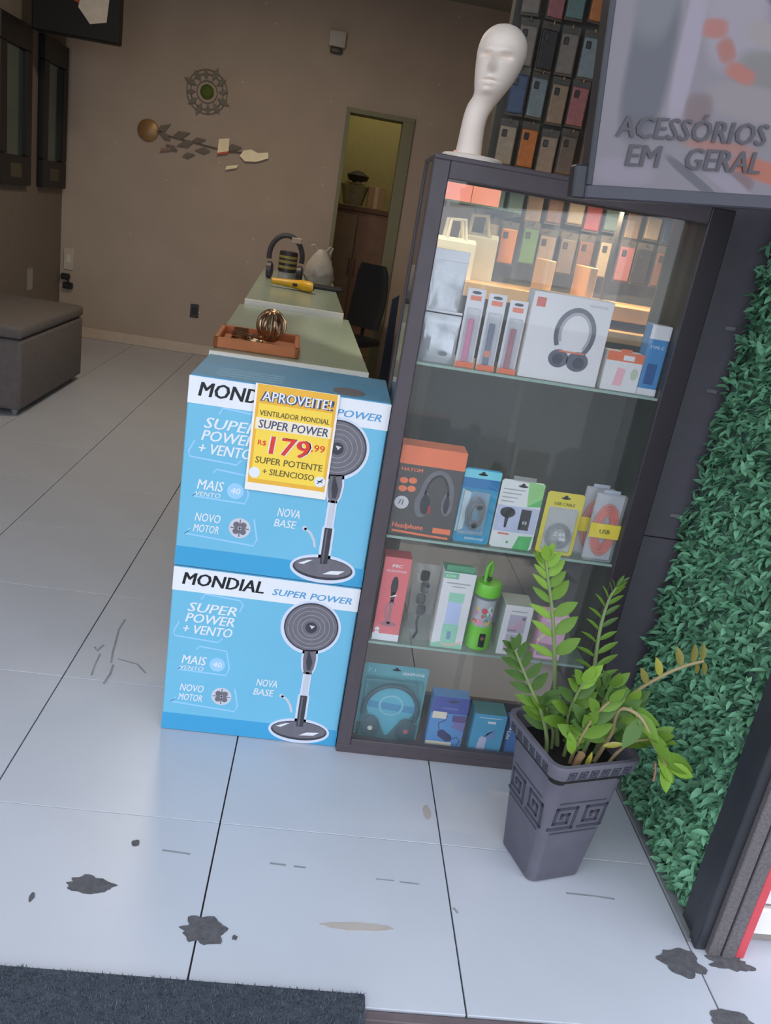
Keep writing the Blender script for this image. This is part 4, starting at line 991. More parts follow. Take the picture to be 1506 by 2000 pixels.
# ================================================================== TELEVISION
def tv():
    t = thing('television', 'large black framed advertising screen hanging above the cabinet and hedge', 'television', (.38, 1.42, 1.637))
    t.rotation_euler = (0, R(-6), 0)
    W, H = .76, .46; fr = mat('tv_black', (38, 38, 44), .35, var=.05)
    part('bottom_bezel', G().box(0, W, -.002, .045, 0, .023, .003), mat('tv_bezel_grey', (58, 56, 66), .4), t)
    part('top_bezel', G().box(0, W, -.002, .045, H-.012, H, .003), fr, t)
    part('side_bezel', G().box(0, .010, -.002, .045, .02, H-.01, .002), fr, t)
    part('side_bezel', G().box(W-.010, W, -.002, .045, .02, H-.01, .002), fr, t)
    part('back_shell', G().box(.004, W-.004, .010, .05, .004, H-.004, .006), fr, t)
    part('corner_block', G().box(-.020, .004, .004, .04, .0, .052, .003), fr, t)
    def picture():
        """soft printed picture: blurred patches of colour laid over each other on the screen's own x,z"""
        m = bpy.data.materials.new('screen_picture'); m.use_nodes = True; nt = m.node_tree; b = nt.nodes['Principled BSDF']
        b.inputs['Roughness'].default_value = .35
        tc = nt.nodes.new('ShaderNodeTexCoord'); col = None
        def mix(fac, a, c):
            mx = nt.nodes.new('ShaderNodeMix'); mx.data_type = 'RGBA'; nt.links.new(fac, mx.inputs[0])
            if isinstance(a, tuple): mx.inputs[6].default_value = (*lin(a), 1)
            else: nt.links.new(a, mx.inputs[6])
            mx.inputs[7].default_value = (*lin(c), 1); return mx.outputs[2]
        col = (124, 115, 122)
        # centre x, centre z, half width, half height, tilt, softness, colour
        for cx, cz, hx, hz, tl, so, c in (
            (.075, .20, .036, .11, -4, .5, (86, 84, 92)), (.075, .33, .034, .10, -4, .6, (108, 106, 110)), (.098, .375, .020, .030, 0, .5, (80, 80, 82)), (.045, .38, .012, .035, 0, .6, (124, 120, 122)),
            (.135, .24, .016, .13, -4, .6, (148, 136, 148)), (.20, .275, .050, .075, 10, .6, (142, 131, 140)), (.19, .385, .05, .03, -20, .7, (116, 98, 98)), (.27, .40, .075, .05, -25, .6, (132, 84, 92)),
            (.285, .345, .035, .020, -15, .6, (140, 70, 78)), (.36, .375, .06, .03, -20, .7, (140, 128, 136)), (.32, .285, .085, .024, -22, .45, (56, 54, 66)), (.29, .235, .075, .018, -22, .6, (142, 130, 128)),
            (.27, .195, .060, .030, -12, .7, (116, 110, 108)), (.25, .155, .075, .025, -8, .7, (134, 122, 124)), (.17, .255, .020, .014, 0, .8, (158, 98, 88)), (.193, .226, .014, .018, 30, .8, (150, 94, 84)), (.222, .196, .026, .012, -20, .8, (160, 94, 82)),
            (.305, .190, .020, .014, -10, .8, (158, 88, 78)), (.325, .150, .018, .014, 0, .8, (150, 84, 80)), (.165, .14, .022, .025, 0, .8, (112, 92, 94)), (.21, .090, .06, .008, -3, .8, (150, 102, 92)), (.30, .055, .070, .016, -12, .6, (164, 92, 70)), (.36, .035, .05, .014, -25, .7, (160, 92, 70)),
            (.255, .04, .022, .012, -20, .7, (112, 88, 92)), (.175, .040, .060, .007, -32, .5, (88, 83, 92)), (.225, .042, .060, .012, -30, .6, (136, 126, 136)), (.06, .045, .05, .02, 0, .8, (134, 124, 134)), (.58, .25, .12, .13, 0, .4, (134, 124, 130)), (.58, .25, .06, .07, 0, .5, (110, 96, 100)), (.52, .08, .16, .02, -4, .6, (156, 96, 78))):
            mp = nt.nodes.new('ShaderNodeMapping'); mp.vector_type = 'TEXTURE'
            mp.inputs['Location'].default_value = (cx, 0, cz); mp.inputs['Rotation'].default_value = (0, R(-tl), 0); mp.inputs['Scale'].default_value = (hx, 10, hz)
            nt.links.new(tc.outputs['Object'], mp.inputs['Vector'])
            sx = nt.nodes.new('ShaderNodeSeparateXYZ'); nt.links.new(mp.outputs[0], sx.inputs[0])
            def mth(op, a, b_):
                n = nt.nodes.new('ShaderNodeMath'); n.operation = op
                for k_, v in enumerate((a, b_)):
                    if isinstance(v, (int, float)): n.inputs[k_].default_value = v
                    else: nt.links.new(v, n.inputs[k_])
                return n.outputs[0]
            d = mth('ADD', mth('POWER', mth('ABSOLUTE', sx.outputs[0], 0), 3.0), mth('POWER', mth('ABSOLUTE', sx.outputs[2], 0), 3.0))
            mr = nt.nodes.new('ShaderNodeMapRange'); mr.interpolation_type = 'SMOOTHSTEP'
            mr.inputs['From Min'].default_value = 1+so; mr.inputs['From Max'].default_value = max(0.02, 1-so*1.2); mr.inputs['To Min'].default_value = 0; mr.inputs['To Max'].default_value = 1
            nt.links.new(d, mr.inputs['Value']); col = mix(mr.outputs['Result'], col, c)
        hv = nt.nodes.new('ShaderNodeHueSaturation'); hv.inputs['Value'].default_value = .74; nt.links.new(col, hv.inputs['Color']); nt.links.new(hv.outputs[0], b.inputs['Base Color']); return m
    s = part('screen', G().box(.009, W-.009, .0, .012, .022, H-.011), picture(), t)
    def sm(n, c): return mat('screen_'+n, c, .35, var=.05, scale=6)
    bt = sm('text', (62, 56, 62))
    text('lettering', s, 'ACESSÓRIOS', .033, bt, .036, .0955, 0, 6, .246, .12, .03)
    text('lettering', s, 'EM', .034, bt, .058, .0535, 0, 6, .056, .12, .03)
    text('lettering', s, 'GERAL', .034, bt, .156, .0535, 0, 6, .124, .12, .03)
    part('mount_plate', G().box(W/2-.10, W/2+.10, .05, .06, .15, .35, .003), fr, t)
    part('mount_pole', G().tube([(W/2, .075, .25), (W/2, .075, .50), (W/2+.16, .075, 1.80)], .018, 12), fr, t, True)
tv()

# ================================================================== SHOP INTERIOR
def ottoman():
    t = thing('ottoman', 'dark grey upholstered ottoman bench against the left wall', 'ottoman', (-2.245, 5.9, 0))
    m = mat('ottoman_fabric', (112, 104, 102), .9, var=.08, scale=30, bump=.25, bscale=300)
    part('body', G().box(-.355, .355, -.645, .645, .035, .485, .025, None, 3), m, t, True)
    part('lid', G().box(-.358, .358, -.648, .648, .490, .570, .028, None, 3), m, t, True)
    for x in (-.30, .30):
        for y in (-.59, .59): part('foot', G().lathe([(.018, 0), (.024, .036)], 12, (x, y, 0)), mat('foot_steel', (170, 168, 165), .35, .6), t, True)
ottoman()

def counter(label, y0, y1, x0, x1, z, rz):
    t = thing('glass_counter', label, 'counter', ((x0+x1)/2, y0, 0), rz, 'glass display counters')
    hw = (x1-x0)/2; d = y1-y0
    gm = mat('counter_frosted_glass', (162, 178, 164), .22, var=.03); wm = mat('counter_white_trim', (240, 234, 224), .4, var=.03); gd = mat('counter_green_panel', (112, 128, 112), .3, var=.04)
    part('plinth', G().box(-hw+.02, hw-.02, .02, d-.02, 0, .10, .003), mat('counter_plinth', (90, 92, 88), .6), t)
    part('side_panel', G().box(-hw, -hw+.018, .004, d, .10, z-.03, .002), gd, t)
    part('side_panel', G().box(hw-.018, hw, .004, d, .10, z-.03, .002), gd, t)
    part('front_panel', G().box(-hw+.018, hw-.018, .004, .018, .10, z-.03, .002), gd, t)
    part('back_panel', G().box(-hw+.018, hw-.018, d-.018, d-.004, .10, z-.03, .002), gd, t)
    part('counter_top', G().box(-hw-.004, hw+.004, .006, d, z-.030, z, .002), gm, t)
    part('front_trim', G().box(-hw-.004, hw+.004, -.008, .006, z-.040, z+.001, .002), wm, t)
    return t
counter('near pale green glass counter just behind the fan boxes', 3.06, 4.58, -.424, .160, 1.006, 2.8)
counter('far pale green glass counter with the yellow scanner on it', 4.62, 6.9, -.478, .056, 1.032, 2.8)

def tray():
    z = 1.0065
    t = thing('tray', 'terracotta orange tray on the near glass counter', 'tray', (-.275, 3.30, z), 2.8)
    m = mat('terracotta', (188, 112, 66), .6, var=.08, bump=.15)
    part('tray_floor', G().box(-.155, .155, -.17, .17, 0, .010, .003), m, t)
    for nm, b in (('tray_wall', (-.16, .16, -.175, -.155)), ('tray_wall', (-.16, .16, .155, .175)), ('tray_wall', (-.16, -.14, -.175, .175)), ('tray_wall', (.14, .16, -.175, .175))):
        part(nm, G().box(b[0], b[1], b[2], b[3], 0, .040, .004), m, t)
    bz = mat('bronze_shiny', (176, 146, 116), .25, .9, var=.25, scale=60)
    def ring(g, M_, r, rr, n=20):
        g.tube([M_ @ Vector((r*math.cos(2*math.pi*i/n), r*math.sin(2*math.pi*i/n), 0)) for i in range(n)], rr, 6, False, True)
    b = thing('bangle_stack', 'shiny bronze coil of rings standing upright in the orange tray', 'rings', (-.235, 3.33, z+.0115))
    rnd = random.Random(5)
    for i in range(12):
        a_ = 15*i
        g = G(); ring(g, Matrix.Translation((0, 0, .070)) @ Matrix.Rotation(R(a_), 4, 'Z') @ Matrix.Rotation(R(90+rnd.uniform(-9, 9)), 4, 'X') @ Matrix.Rotation(R(rnd.uniform(-8, 8)), 4, 'Y'), .052+.0008*i, .0055)
        part('ring', g, bz, b, True)
    for k, (x, y) in enumerate(((-.345, 3.25), (-.352, 3.36), (-.285, 3.225))):
        c = thing('bangle_pile', ('low bronze ring heap at the left front of the orange tray', 'low bronze ring heap at the left rear of the orange tray', 'low bronze ring heap nearest the upright coil')[k], 'rings', (x, y, z+.0115), 0, 'bronze rings lying in the tray')
        for i in range(3):
            g = G(); ring(g, Matrix.Translation((0, 0, .014+.011*i)) @ Matrix.Rotation(R(rnd.uniform(-10, 10)), 4, 'X'), .030-.002*i, .005); part('ring', g, bz, c, True)
tray()
ZC = 1.0325
def scanner():
    t = thing('barcode_scanner', 'yellow handheld scanner lying on the far counter', 'scanner', (-.285, 5.50, ZC+.001), 8)
    m = mat('scanner_yellow', (232, 176, 42), .4, var=.05)
    rings = []
    for k, (x, y, rx, rz) in enumerate(((-.135, .03, .010, .008), (-.130, .03, .026, .018), (-.06, .02, .030, .022), (.02, .005, .036, .027), (.06, -.02, .052, .034), (.10, -.05, .056, .036), (.125, -.065, .044, .030), (.130, -.068, .015, .012))):
        rings.append([(x, y+rx*math.cos(2*math.pi*i/16), .036+rz*math.sin(2*math.pi*i/16)) for i in range(16)])
    part('housing', G().loft(rings), m, t, True)
    part('scan_window', G().box(.122, .134, -.10, -.035, .020, .052, .003), mat('panel_black', (28, 28, 30), .25), t)
    part('trigger', G().box(.0, .03, -.045, -.028, .026, .044, .004), mat('gadget_black', (34, 34, 38)), t)
scanner()
def jar():
    t = thing('jar', 'black jar with a yellow striped label and grey base on the far counter', 'jar', (-.345, 5.80, ZC))
    part('grey_base', G().lathe([(.056, 0), (.060, .004), (.060, .075), (.056, .082)], 28), mat('jar_grey', (150, 150, 146), .4), t, True)
    part('black_body', G().lathe([(.056, .082), (.062, .088), (.062, .205), (.056, .215), (.0, .216)], 28), mat('jar_black', (46, 42, 46), .4), t, True)
    for z in (.105, .140, .170): part('label_stripe', G().lathe([(.0625, z), (.0628, z+.002), (.0628, z+.016), (.0625, z+.018)], 28, cap=False), mat('jar_label', (150, 136, 72), .5), t, True)
jar()
def headset():
    t = thing('headphones', 'dark headphones with an arched band behind the jar on the far counter', 'headphones', (-.38, 6.05, ZC))
    dk = mat('headset_purple_grey', (72, 66, 72), .45)
    part('headband', G().tube([(.115*math.cos(R(a)), 0, .16+.145*math.sin(R(a))) for a in range(-10, 191, 8)], .018, 8), dk, t, True)
    for s in (-1, 1): part('ear_cup', G().lathe([(.028, -.022), (.055, -.018), (.058, .012), (.040, .026)], 20, (0, 0, 0), True, Matrix.Translation((s*.105, 0, .0605)) @ Matrix.Rotation(R(90), 4, 'Y')), dk, t, True)
    part('logo_plate', G().box(.03, .10, -.024, -.016, .262, .30, .004), mat('plate_pinkish', (176, 156, 146), .5), t)
headset()
def plastic_bag():
    t = thing('plastic_bag', 'crumpled translucent white plastic bag on the far counter', 'bag', (-.135, 6.05, ZC))
    g = G(); rings = []
    for k in range(12):
        v = k/11; r = .105*(math.sin(math.pi*(v*.78+.18))**.7)*(1-.35*v)+.004
        rings.append([(r*1.1*(1+.22*noise.noise(Vector((i*.9, k*.8, 1))))*math.cos(2*math.pi*i/22), r*.7*(1+.25*noise.noise(Vector((i*.9, k*.8, 5))))*math.sin(2*math.pi*i/22), .25*v) for i in range(22)])
    part('film', G().loft(rings), mat('bag_film', (172, 162, 152), .35, var=.08), t, True)
    for s in (-1, 1): part('handle', G().tube([(s*.03, 0, .235), (s*.055, .0, .275), (s*.075, 0, .268), (s*.06, 0, .225)], .008, 6), mat('bag_film', (172, 162, 152)), t, True)
plastic_bag()
def keyboard():
    t = thing('keyboard', 'black flat keyboard at the back of the far counter', 'keyboard', (-.16, 5.86, ZC), 2.8)
    part('body', G().box(-.135, .20, -.05, .06, 0, .022, .004), mat('keyboard_black', (44, 42, 42), .5), t)
    g = G()
    for i in range(14):
        for j in range(4): g.box(-.128+.0232*i, -.108+.0232*i, -.045+.025*j, -.024+.025*j, .0215, .027)
    o = part('keys', g, mat('key_black', (58, 56, 56), .5), t); o['kind'] = 'stuff'
keyboard()
def chair():
    t = thing('office_chair', 'black office chair behind the far counter', 'chair', (.16, 7.45, 0), -35)
    m = mat('chair_black', (26, 28, 36), .6, var=.1)
    part('seat', G().box(-.22, .22, -.22, .22, .46, .53, .03, None, 3), m, t, True)
    rings = []
    for k in range(9):
        v = k/8; z = .60+.56*v; hw = .19*(1-.35*abs(v-.35)**1.5) if v < .9 else .13
        y = .20+.06*math.sin(v*2.2)
        rings.append([(hw*math.copysign(abs(math.cos(2*math.pi*i/20))**.5, math.cos(2*math.pi*i/20)), y+.025*math.sin(2*math.pi*i/20), z) for i in range(20)])
    part('backrest', G().loft(rings), m, t, True)
    part('back_bar', G().tube([(0, .10, .47), (0, .22, .50), (0, .235, .75)], .018, 8), m, t, True)
    part('gas_column', G().lathe([(.03, .10), (.03, .30), (.02, .30), (.02, .46)], 14), mat('steel', (150, 150, 152), .3, 1.0), t, True)
    for k in range(5):
        a = R(72*k); part('leg', G().tube([(0, 0, .12), (.27*math.cos(a), .27*math.sin(a), .065)], [.025, .014], 8), m, t, True)
        part('caster', G().lathe([(.020, -.012), (.028, -.008), (.028, .008), (.020, .012)], 14, (0, 0, 0), True, Matrix.Translation((.27*math.cos(a), .27*math.sin(a), .0285)) @ Matrix.Rotation(a, 4, 'Z') @ Matrix.Rotation(R(90), 4, 'X')), m, t, True)
chair()
def panel():
    t = thing('folded_panel', 'tall narrow navy panel standing between the counter and the cabinet', 'panel', (.40, 5.2, 0), 0)
    nv = mat('panel_navy', (32, 38, 58), .5, var=.06); gy = mat('panel_grey', (98, 92, 88), .6)
    part('navy_board', G().prism([(-.06, 0), (.02, 0), (-.012, 1.13), (-.05, 1.10)], -.02, .02), nv, t)
    part('grey_board', G().box(.02, .085, .0, .03, 0, 1.18, .004), gy, t)
    part('navy_edge', G().box(.085, .115, -.01, .03, 0, 1.0, .004), nv, t)
    part('foot', G().box(-.10, .14, -.10, .12, 0, .02, .004), nv, t)
panel()

# ---- back wall ornaments
def wall_things():
    t = thing('wall_wreath', 'round wire wall ornament with a green centre on the back wall', 'ornament', (-1.382, 8.296, 2.36))
    wire = mat('wire_brown', (124, 114, 98), .5); gr = mat('moss_green', (88, 104, 36), .7)
    for r in (.09, .145, .18): part('wire_ring', G().tube([(r*math.cos(R(a)), -.012, r*math.sin(R(a))) for a in range(0, 360, 12)], .0035, 6, False, True), wire, t, True)
    for k in range(12):
        a = R(30*k+8); r0, r1 = .10, .185+.02*(k % 3)
        part('wire_leaf', G().prism([(r0*math.cos(a), r0*math.sin(a)), (.5*(r0+r1)*math.cos(a+.16), .5*(r0+r1)*math.sin(a+.16)), (r1*math.cos(a), r1*math.sin(a)), (.5*(r0+r1)*math.cos(a-.16), .5*(r0+r1)*math.sin(a-.16))], -.016, -.008), wire, t)
    part('green_centre', G().lathe([(.058, .0), (.062, .012), (.040, .026), (.0, .03)], 12, (0, 0, 0), False, Matrix.Rotation(R(90), 4, 'X')), gr, t)
    t = thing('branch_ornament', 'gilded branch wall ornament with painted bright reflections on its metal plates', 'ornament', (-1.40, 8.296, 1.90))
    dk = mat('ornament_bronze', (122, 106, 90), .5); gd = mat('ornament_gold', (168, 128, 84), .4, .3, var=.1); ml = mat('ornament_painted_reflection', (244, 216, 170), .3, .2, var=.06)  # bright plates: the outdoor reflection is painted in as pale cream
    part('twig', G().tube([(-.48, -.012, .06), (-.25, -.015, .04), (0, -.012, .02), (.25, -.015, 0), (.55, -.012, .03)], .006, 6), dk, t, True)
    part('gold_disc', G().lathe([(.085, 0), (.095, .01), (.085, .018), (.0, .022)], 24, (0, 0, 0), False, Matrix.Translation((-.48, -.001, .06)) @ Matrix.Rotation(R(90), 4, 'X')), gd, t, True)
    for x, z, a, L in ((-.34, .10, 35, .15), (-.33, .04, 150, .13), (-.18, .07, 20, .17), (-.14, .0, 200, .16), (-.02, .05, 15, .13), (-.26, -.05, 160, .12), (.02, -.03, 185, .14), (.30, .04, 10, .15), (-.10, -.09, 15, .12)):
        a = R(a); c_, s_ = math.cos(a), math.sin(a)
        part('bronze_leaf', G().prism([(x+u*L*c_-v*L*s_, z+u*L*s_+v*L*c_) for u, v in ((-.5, 0), (-.1, -.2), (.5, 0), (-.1, .2))], -.022, -.010), dk, t)
    part('bright_plate', G().prism([(.155, -.03), (.255, .0), (.255, .11), (.16, .09)], -.030, -.020), ml, t)
    part('red_edge', G().prism([(.155, -.045), (.255, -.015), (.255, .002), (.155, -.028)], -.031, -.020), mat('plate_red', (226, 92, 52), .5), t)
    part('bright_plate', G().prism([(.24, -.16), (.34, -.13), (.355, -.10), (.25, -.125)], -.030, -.020), ml, t)
    part('bright_plate', G().prism([(.36, -.02), (.41, -.06), (.52, -.045), (.62, .0), (.615, .05), (.52, .03), (.46, .05), (.39, .03)], -.030, -.020), ml, t)
    part('copper_plate', G().prism([(-.36, -.10), (-.27, -.08), (-.26, -.055), (-.35, -.07)], -.028, -.018), mat('plate_copper', (160, 120, 100), .5), t)
    t = thing('motion_sensor', 'small white sensor box high on the back wall', 'sensor', (-.285, 8.299, 2.955))
    part('housing', G().box(-.075, .075, -.06, 0, -.055, .075, .012, None, 2), mat('sensor_white', (196, 188, 178), .5), t, True)
    part('dark_lens', G().box(-.055, .055, -.055, -.005, -.105, -.055, .015, None, 2), mat('sensor_dark', (80, 74, 68), .4), t, True)
    t = thing('wall_socket', 'dark wall socket low on the back wall', 'socket', (-1.34, 8.299, .42))
    part('plate', G().box(-.04, .04, -.012, 0, -.065, .065, .004), mat('socket_dark', (66, 60, 58), .5), t)
    part('outlet', G().box(-.022, .022, -.016, -.010, -.03, .03, .003), mat('socket_black', (40, 38, 38), .5), t)
    t = thing('switch_plate', 'white switch plate in the corner of the back wall', 'switch', (-2.555, 8.299, .72))
    part('plate', G().box(-.04, .05, -.014, 0, -.10, .10, .004), mat('plate_white', (206, 190, 172), .5), t)
    part('rocker', G().box(-.015, .025, -.018, -.012, -.04, .04, .002), mat('plate_white2', (222, 210, 196), .5), t)
    t = thing('plug_adapter', 'dark plugs with a short cable below the white switch plate', 'plug', (-2.56, 8.298, .50))
    part('plug', G().box(-.05, .03, -.05, 0, .03, .085, .01), mat('socket_black', (40, 38, 38), .5), t)
    part('plug', G().box(-.03, .06, -.05, 0, -.055, .005, .01), mat('socket_black', (40, 38, 38), .5), t)
    part('cable', G().tube([(.01, -.03, .035), (.03, -.06, .015), (.015, -.03, -.01)], .008, 6), mat('socket_black', (40, 38, 38), .5), t, True)
    t = thing('paper_note', 'white note stuck on the left wall above the ottoman', 'note', (-2.629, 7.5, .58))
    part('paper', G().box(0, .003, -.06, .06, -.09, .09), mat('note_white', (170, 166, 160), .6), t)
    part('tape', G().box(.002, .004, -.02, .02, .075, .10), mat('note_tape', (150, 140, 120), .5), t)
    for y0, y1, lab in ((6.72, 7.36, 'tall dark framed glass panel on the left wall, farther from the corner'), (7.62, 8.24, 'tall dark framed glass panel on the left wall, next to the corner')):
        t = thing('framed_panel', lab, 'frame', (-2.629, (y0+y1)/2, 1.34), 0, 'dark framed panels on the left wall')
        hw = (y1-y0)/2; dk = mat('frame_black', (26, 22, 22), .5, var=.1)
        part('backing', G().box(0, .012, -hw, hw, 0, 1.16), dk, t)
        for b in ((-hw, -hw+.13, .222, .978), (hw-.13, hw, .222, .978), (-hw, hw, 0, .22), (-hw, hw, .98, 1.16)): part('frame_bar', G().box(.002, .05, b[0], b[1], b[2], b[3], .008), dk, t)
        part('glass', G().box(.012, .018, -hw+.12, hw-.12, .21, .99), mat('teal_mirror', (98, 116, 110), .12, .6, var=.15, scale=3), t)
        part('pale_figure', G().box(.050, .052, -.12, .10, .06, .16), mat('figure_tan', (84, 78, 62), .6), t)
    t = thing('hanging_sign', 'black hanging sign box with a white panel in the upper left corner', 'sign', (-2.22, 7.2, 2.46))
    dk = mat('sign_black', (20, 17, 16), .6, var=.1)
    part('box', G().box(-.30, .34, -.06, .06, .0, .90, .01), dk, t)
    part('white_panel', G().prism([(.04, .20), (.13, .10), (.25, .13), (.27, .36), (.08, .36)], -.066, -.058), mat('sign_white', (206, 196, 184), .5), t)
    part('red_mark', G().prism([(.0, .24), (.06, .22), (.07, .36), (.0, .36)], -.065, -.058), mat('sign_mark_red', (170, 70, 44), .5), t)
    part('bracket', G().box(-.30, -.28, -.02, .02, .89, .97), dk, t)
wall_things()

# ---- back room furniture
def back_room():
    t = thing('back_room_cabinet', 'brown wooden cabinet standing in the back room doorway', 'cabinet', (.12, 9.35, 0))
    br = mat('wood_pink_brown', (132, 100, 82), .6, var=.12, scale=8); dk = mat('wood_dark_brown', (96, 66, 46), .6, var=.12)
    part('body', G().box(-.35, .35, -.0, .45, .0, 1.58, .004), br, t)
    part('worktop', G().box(-.37, .37, -.03, .47, 1.58, 1.635, .005), dk, t)
    part('door', G().box(-.34, .0, -.02, 0, .06, 1.55, .004), mat('wood_tan', (142, 118, 98), .6, var=.1), t)
    part('door', G().box(.01, .34, -.02, 0, .06, 1.55, .004), br, t)
    part('door_handle', G().box(-.03, -.015, -.035, -.018, .9, 1.1, .003), dk, t)
    part('door_handle', G().box(.03, .045, -.035, -.018, .9, 1.1, .003), dk, t)
    b = thing('flower_basket', 'pale basket with a dark bow on the back room cabinet', 'basket', (.05, 9.5, 1.636))
    part('basket', G().lathe([(.10, 0), (.13, .12), (.15, .20), (.12, .20)], 20), mat('basket_pale', (150, 142, 112), .8, var=.2, bump=.4), b, True)
    part('bow', G().lathe([(.0, -.05), (.10, -.02), (.12, .03), (.05, .07), (.0, .08)], 14, (.02, -.02, .27), False), mat('bow_black', (34, 28, 24), .6), b, True)
    rnd = random.Random(9)
    for i in range(7): part('flower', G().lathe([(.0, -.03), (.035, -.01), (.03, .02), (.0, .03)], 10, (rnd.uniform(-.11, .11), rnd.uniform(-.06, .06), rnd.uniform(.20, .26)), False), mat('flower_cream', (178, 160, 128), .7), b, True)
    b = thing('cardboard_carton', 'brown carton beside the basket on the back room cabinet', 'box', (.29, 9.5, 1.636))
    part('carton', G().box(-.09, .09, -.09, .09, 0, .22, .003), mat('carton_brown', (150, 118, 88), .7, var=.08), b)
    part('tape', G().box(-.02, .02, -.0905, .0905, .001, .2205), mat('carton_tape', (170, 146, 112), .4), b)
    l = thing('added_back_room_lamp', 'unseen ceiling lamp added to brighten the back room', 'lamp', (.25, 9.2, CZ-.07))  # unseen lamp, added to brighten what shows through the doorway
    part('shade', G().lathe([(.14, 0), (.16, .02), (.16, .07)], 24), mat('added_lamp_opal', (255, 244, 214), .4, emit=2.0), l, True)
    ld = bpy.data.lights.new('back_room_fill_light', 'POINT'); ld.energy = 16; ld.color = (1, .90, .62); ld.shadow_soft_size = .12
    lo = link('back_room_fill_light', ld, l); lo.location = (0, 0, -.16)
back_room()

# ---- phone case wall and its shelf
def case_wall():
    cols = [('maroon', (126, 70, 72)), ('teal', (100, 128, 126)), ('orange', (190, 122, 66)), ('grey', (128, 120, 112)), ('navy', (62, 80, 112)), ('green', (88, 122, 76)), ('pale blue', (126, 142, 148)), ('rose', (160, 104, 106)), ('brown', (118, 86, 70)), ('black', (52, 50, 52)), ('cream', (160, 148, 126)), ('yellow', (168, 152, 74)), ('red', (158, 66, 76)), ('mauve', (126, 104, 110)), ('beige', (150, 132, 112)), ('taupe', (112, 102, 94))]
    cache = {}
    body = G().box(-.037, .037, -.010, 0, -.080, .075, .006, None, 2)
    hook_m = mat('hook_steel', (140, 138, 134), .3, .8)
    cb = None
    ordn = ('first', 'second', 'third', 'fourth', 'fifth', 'sixth', 'seventh', 'eighth', 'ninth', 'tenth', 'eleventh', 'twelfth')
    rnd = random.Random(31)
    card_me = G().box(-.040, .040, -.001, .001, -.088, .105, .0006).mesh('case_card', mat('case_card_grey', (96, 92, 86), .6))
    hook_me = G().tube([(0, .045, .095), (0, -.02, .095), (0, -.03, .105)], .003, 6).mesh('hook', hook_m)
    base = body.mesh('phone_case', None)
    for c, rgb in cols:
        m = base.copy(); m.materials.clear(); m.materials.append(mat('case_'+c.replace(' ', '_'), rgb, .45, var=.12, scale=50)); cache[c] = m
    eye = G().box(-.026, -.004, -.0125, -.009, .030, .060, .003).mesh('camera_ring', mat('case_ring', (60, 58, 60), .4))
    r = 0
    for z in [2.56-.205*k for k in range(6)]:
        n = 0
        for k in range(11):
            x = .665+.094*k+rnd.uniform(-.006, .006)
            if x > 1.68: continue
            c = rnd.choice(cols)[0]
            t = thing('phone_case', '%s phone case, %s from left, %s row of the case wall' % (c, ordn[n], ordn[r]), 'phone case', (x, 4.005+rnd.uniform(-.01, .01), z+rnd.uniform(-.012, .012)), rnd.uniform(-14, 14), 'phone cases on the partition wall')
            link('card', card_me, t); link('case_shell', cache[c], t).location = (0, -.002, 0); link('camera_ring', eye, t).location = (0, -.002, 0); link('hook', hook_me, t)
            n += 1
        r += 1
    sh = thing('wooden_shelf', 'warm lit pale wooden shelf with uprights behind the cabinet', 'shelf', (.46, 3.62, 0))
    wd = mat('shelf_pale_wood', (226, 184, 128), .5, var=.12, scale=9)
    part('board', G().box(-.06, 1.20, .0, .36, 1.300, 1.362, .003), wd, sh)
    part('board', G().box(.42, 1.24, -.10, .36, 1.215, 1.262, .003), wd, sh)
    for x in (.43, .62, 1.14): part('upright', G().box(x, x+.035, .05, .30, 1.362, 1.50 if x < 1 else 1.62, .003), wd, sh)
    for x in (-.04, 1.17): part('leg', G().box(x, x+.05, .05, .30, 0, 1.30, .003), mat('shelf_leg_dark', (58, 54, 52), .6), sh)
    part('back_panel', G().box(-.04, 1.22, .33, .35, .02, 1.30), mat('shelf_back_grey', (84, 86, 82), .7), sh)
    # bags on the shelf
    def bag(name, label, x, y, z, wdt_, h, d, rgb, rz, mname):
        b = thing(name, label, 'bag', (x, y, z), rz, 'paper gift bags behind the cabinet')
        m = mat(mname, rgb, .55, var=.04)
        part('bag_body', G().loft([[(-wdt_/2, -d/2, 0), (wdt_/2, -d/2, 0), (wdt_/2, d/2, 0), (-wdt_/2, d/2, 0)], [(-wdt_/2, -d/2, h*.9), (wdt_/2, -d/2, h*.9), (wdt_/2, d/2, h*.9), (-wdt_/2, d/2, h*.9)], [(-wdt_/2+.002, -d*.3, h), (wdt_/2-.002, -d*.3, h), (wdt_/2-.002, d*.3, h), (-wdt_/2+.002, d*.3, h)]], True), m, b)
        for s in (-1, 1): part('handle', G().tube([(-wdt_*.26, s*d*.3, h-.01), (-wdt_*.22, s*d*.33, h+.07), (wdt_*.14, s*d*.33, h+.075), (wdt_*.24, s*d*.3, h-.01)], .009, 8), m, b, True)
        return b
    bag('gift_bag', 'bright cream gift bag, front one behind the foil pouches', .475, 3.70, 1.363, .17, .165, .09, (244, 232, 196), 8, 'bag_cream')
    bag('gift_bag', 'taller pale cream gift bag behind the bright one on the wooden shelf', .60, 3.88, 1.363, .18, .20, .10, (220, 214, 184), -6, 'bag_pale_cream')
    s2 = thing('glass_wall_shelf', 'narrow upper glass shelf under the phone cases', 'shelf', (.42, 3.62, 1.665))
    part('glass_board', G().box(-.02, .30, 0, .40, 0, .008), shelfglass, s2)
    part('bracket', G().box(-.015, -.002, .02, .42, -.02, 0), hook_m, s2); part('bracket', G().box(.27, .283, .02, .46, -.02, 0), hook_m, s2)
    bag('gift_bag', 'tall coral pink gift bag on the upper glass shelf', .445, 3.72, 1.6735, .12, .12, .07, (240, 150, 140), 10, 'bag_coral')
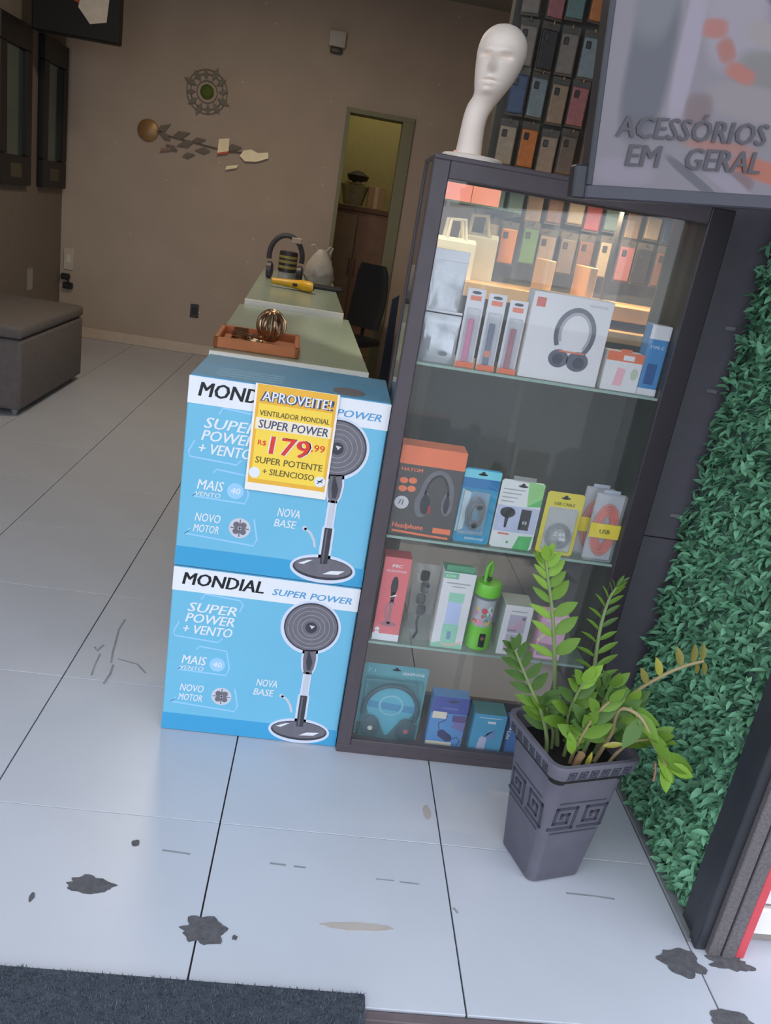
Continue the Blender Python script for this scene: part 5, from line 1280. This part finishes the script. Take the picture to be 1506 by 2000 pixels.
    bag('gift_bag', 'small coral pink gift bag right of the tall one on the glass shelf', .585, 3.78, 1.6735, .12, .09, .06, (238, 158, 142), -8, 'bag_coral_small')
    # display lamp over the shelf
    l = thing('display_lamp', 'warm strip lamp lighting the wooden shelf', 'lamp', (1.18, 3.72, 1.775))
    part('housing', G().box(-.21, .21, -.02, .02, 0, .02, .004), mat('lamp_housing', (70, 66, 62), .5), l)
    part('strip', G().box(-.20, .20, -.014, .014, -.010, .0), mat('lamp_strip', (255, 226, 170), .4, emit=4), l)
    part('stand', G().box(-.008, .008, .02, .036, -.412, .012), mat('lamp_housing', (70, 66, 62), .5), l)
    ld = bpy.data.lights.new('strip_light', 'AREA'); ld.shape = 'RECTANGLE'; ld.size = .4; ld.size_y = .03; ld.energy = 6; ld.color = (1, .80, .52)
    lo = link('strip_light', ld, l); lo.location = (0, 0, -.014)
    ld = bpy.data.lights.new('spot_fill_light', 'SPOT'); ld.energy = 70; ld.color = (1, .88, .66); ld.spot_size = R(46); ld.spot_blend = .4; ld.shadow_soft_size = .03
    sp = thing('added_spot_lamp', 'unseen warm spot lamp added to brighten the gift bags', 'lamp', (.56, 3.15, 2.55))  # unseen spot, added so the cream bags come out near white
    part('can', G().lathe([(.035, 0), (.038, .02), (.030, .10)], 16), mat('lamp_housing', (70, 66, 62), .5), sp, True)
    part('stem', G().tube([(0, 0, .10), (0, 0, CZ-2.55)], .008, 8), mat('lamp_housing', (70, 66, 62), .5), sp)
    lo = link('spot_fill_light', ld, sp); lo.location = (0, 0, -.01); lo.rotation_euler = (R(27), 0, R(4))
case_wall()

# ---- unseen ceiling lamps added to brighten the shop
def added_ceiling_lamp(label, x, y, e):
    l = thing('added_ceiling_lamp', label, 'lamp', (x, y, CZ-.05), 0, 'added shop ceiling lamps')
    part('frame', G().box(-.30, .30, -.15, .15, 0, .05, .006), mat('lamp_white', (230, 228, 222), .5), l)
    part('diffuser', G().box(-.28, .28, -.13, .13, -.006, .0), mat('added_lamp_opal', (255, 244, 214), .4, emit=2.0), l)
    ld = bpy.data.lights.new('ceiling_fill_light', 'AREA'); ld.shape = 'RECTANGLE'; ld.size = .56; ld.size_y = .26; ld.energy = e; ld.color = (1, .86, .66)
    lo = link('ceiling_fill_light', ld, l); lo.location = (0, 0, -.012)
added_ceiling_lamp('unseen ceiling lamp panel added to brighten the deep shop', -.8, 5.6, 30)
added_ceiling_lamp('unseen ceiling lamp panel added to brighten the middle of the shop', -.5, 3.9, 5)
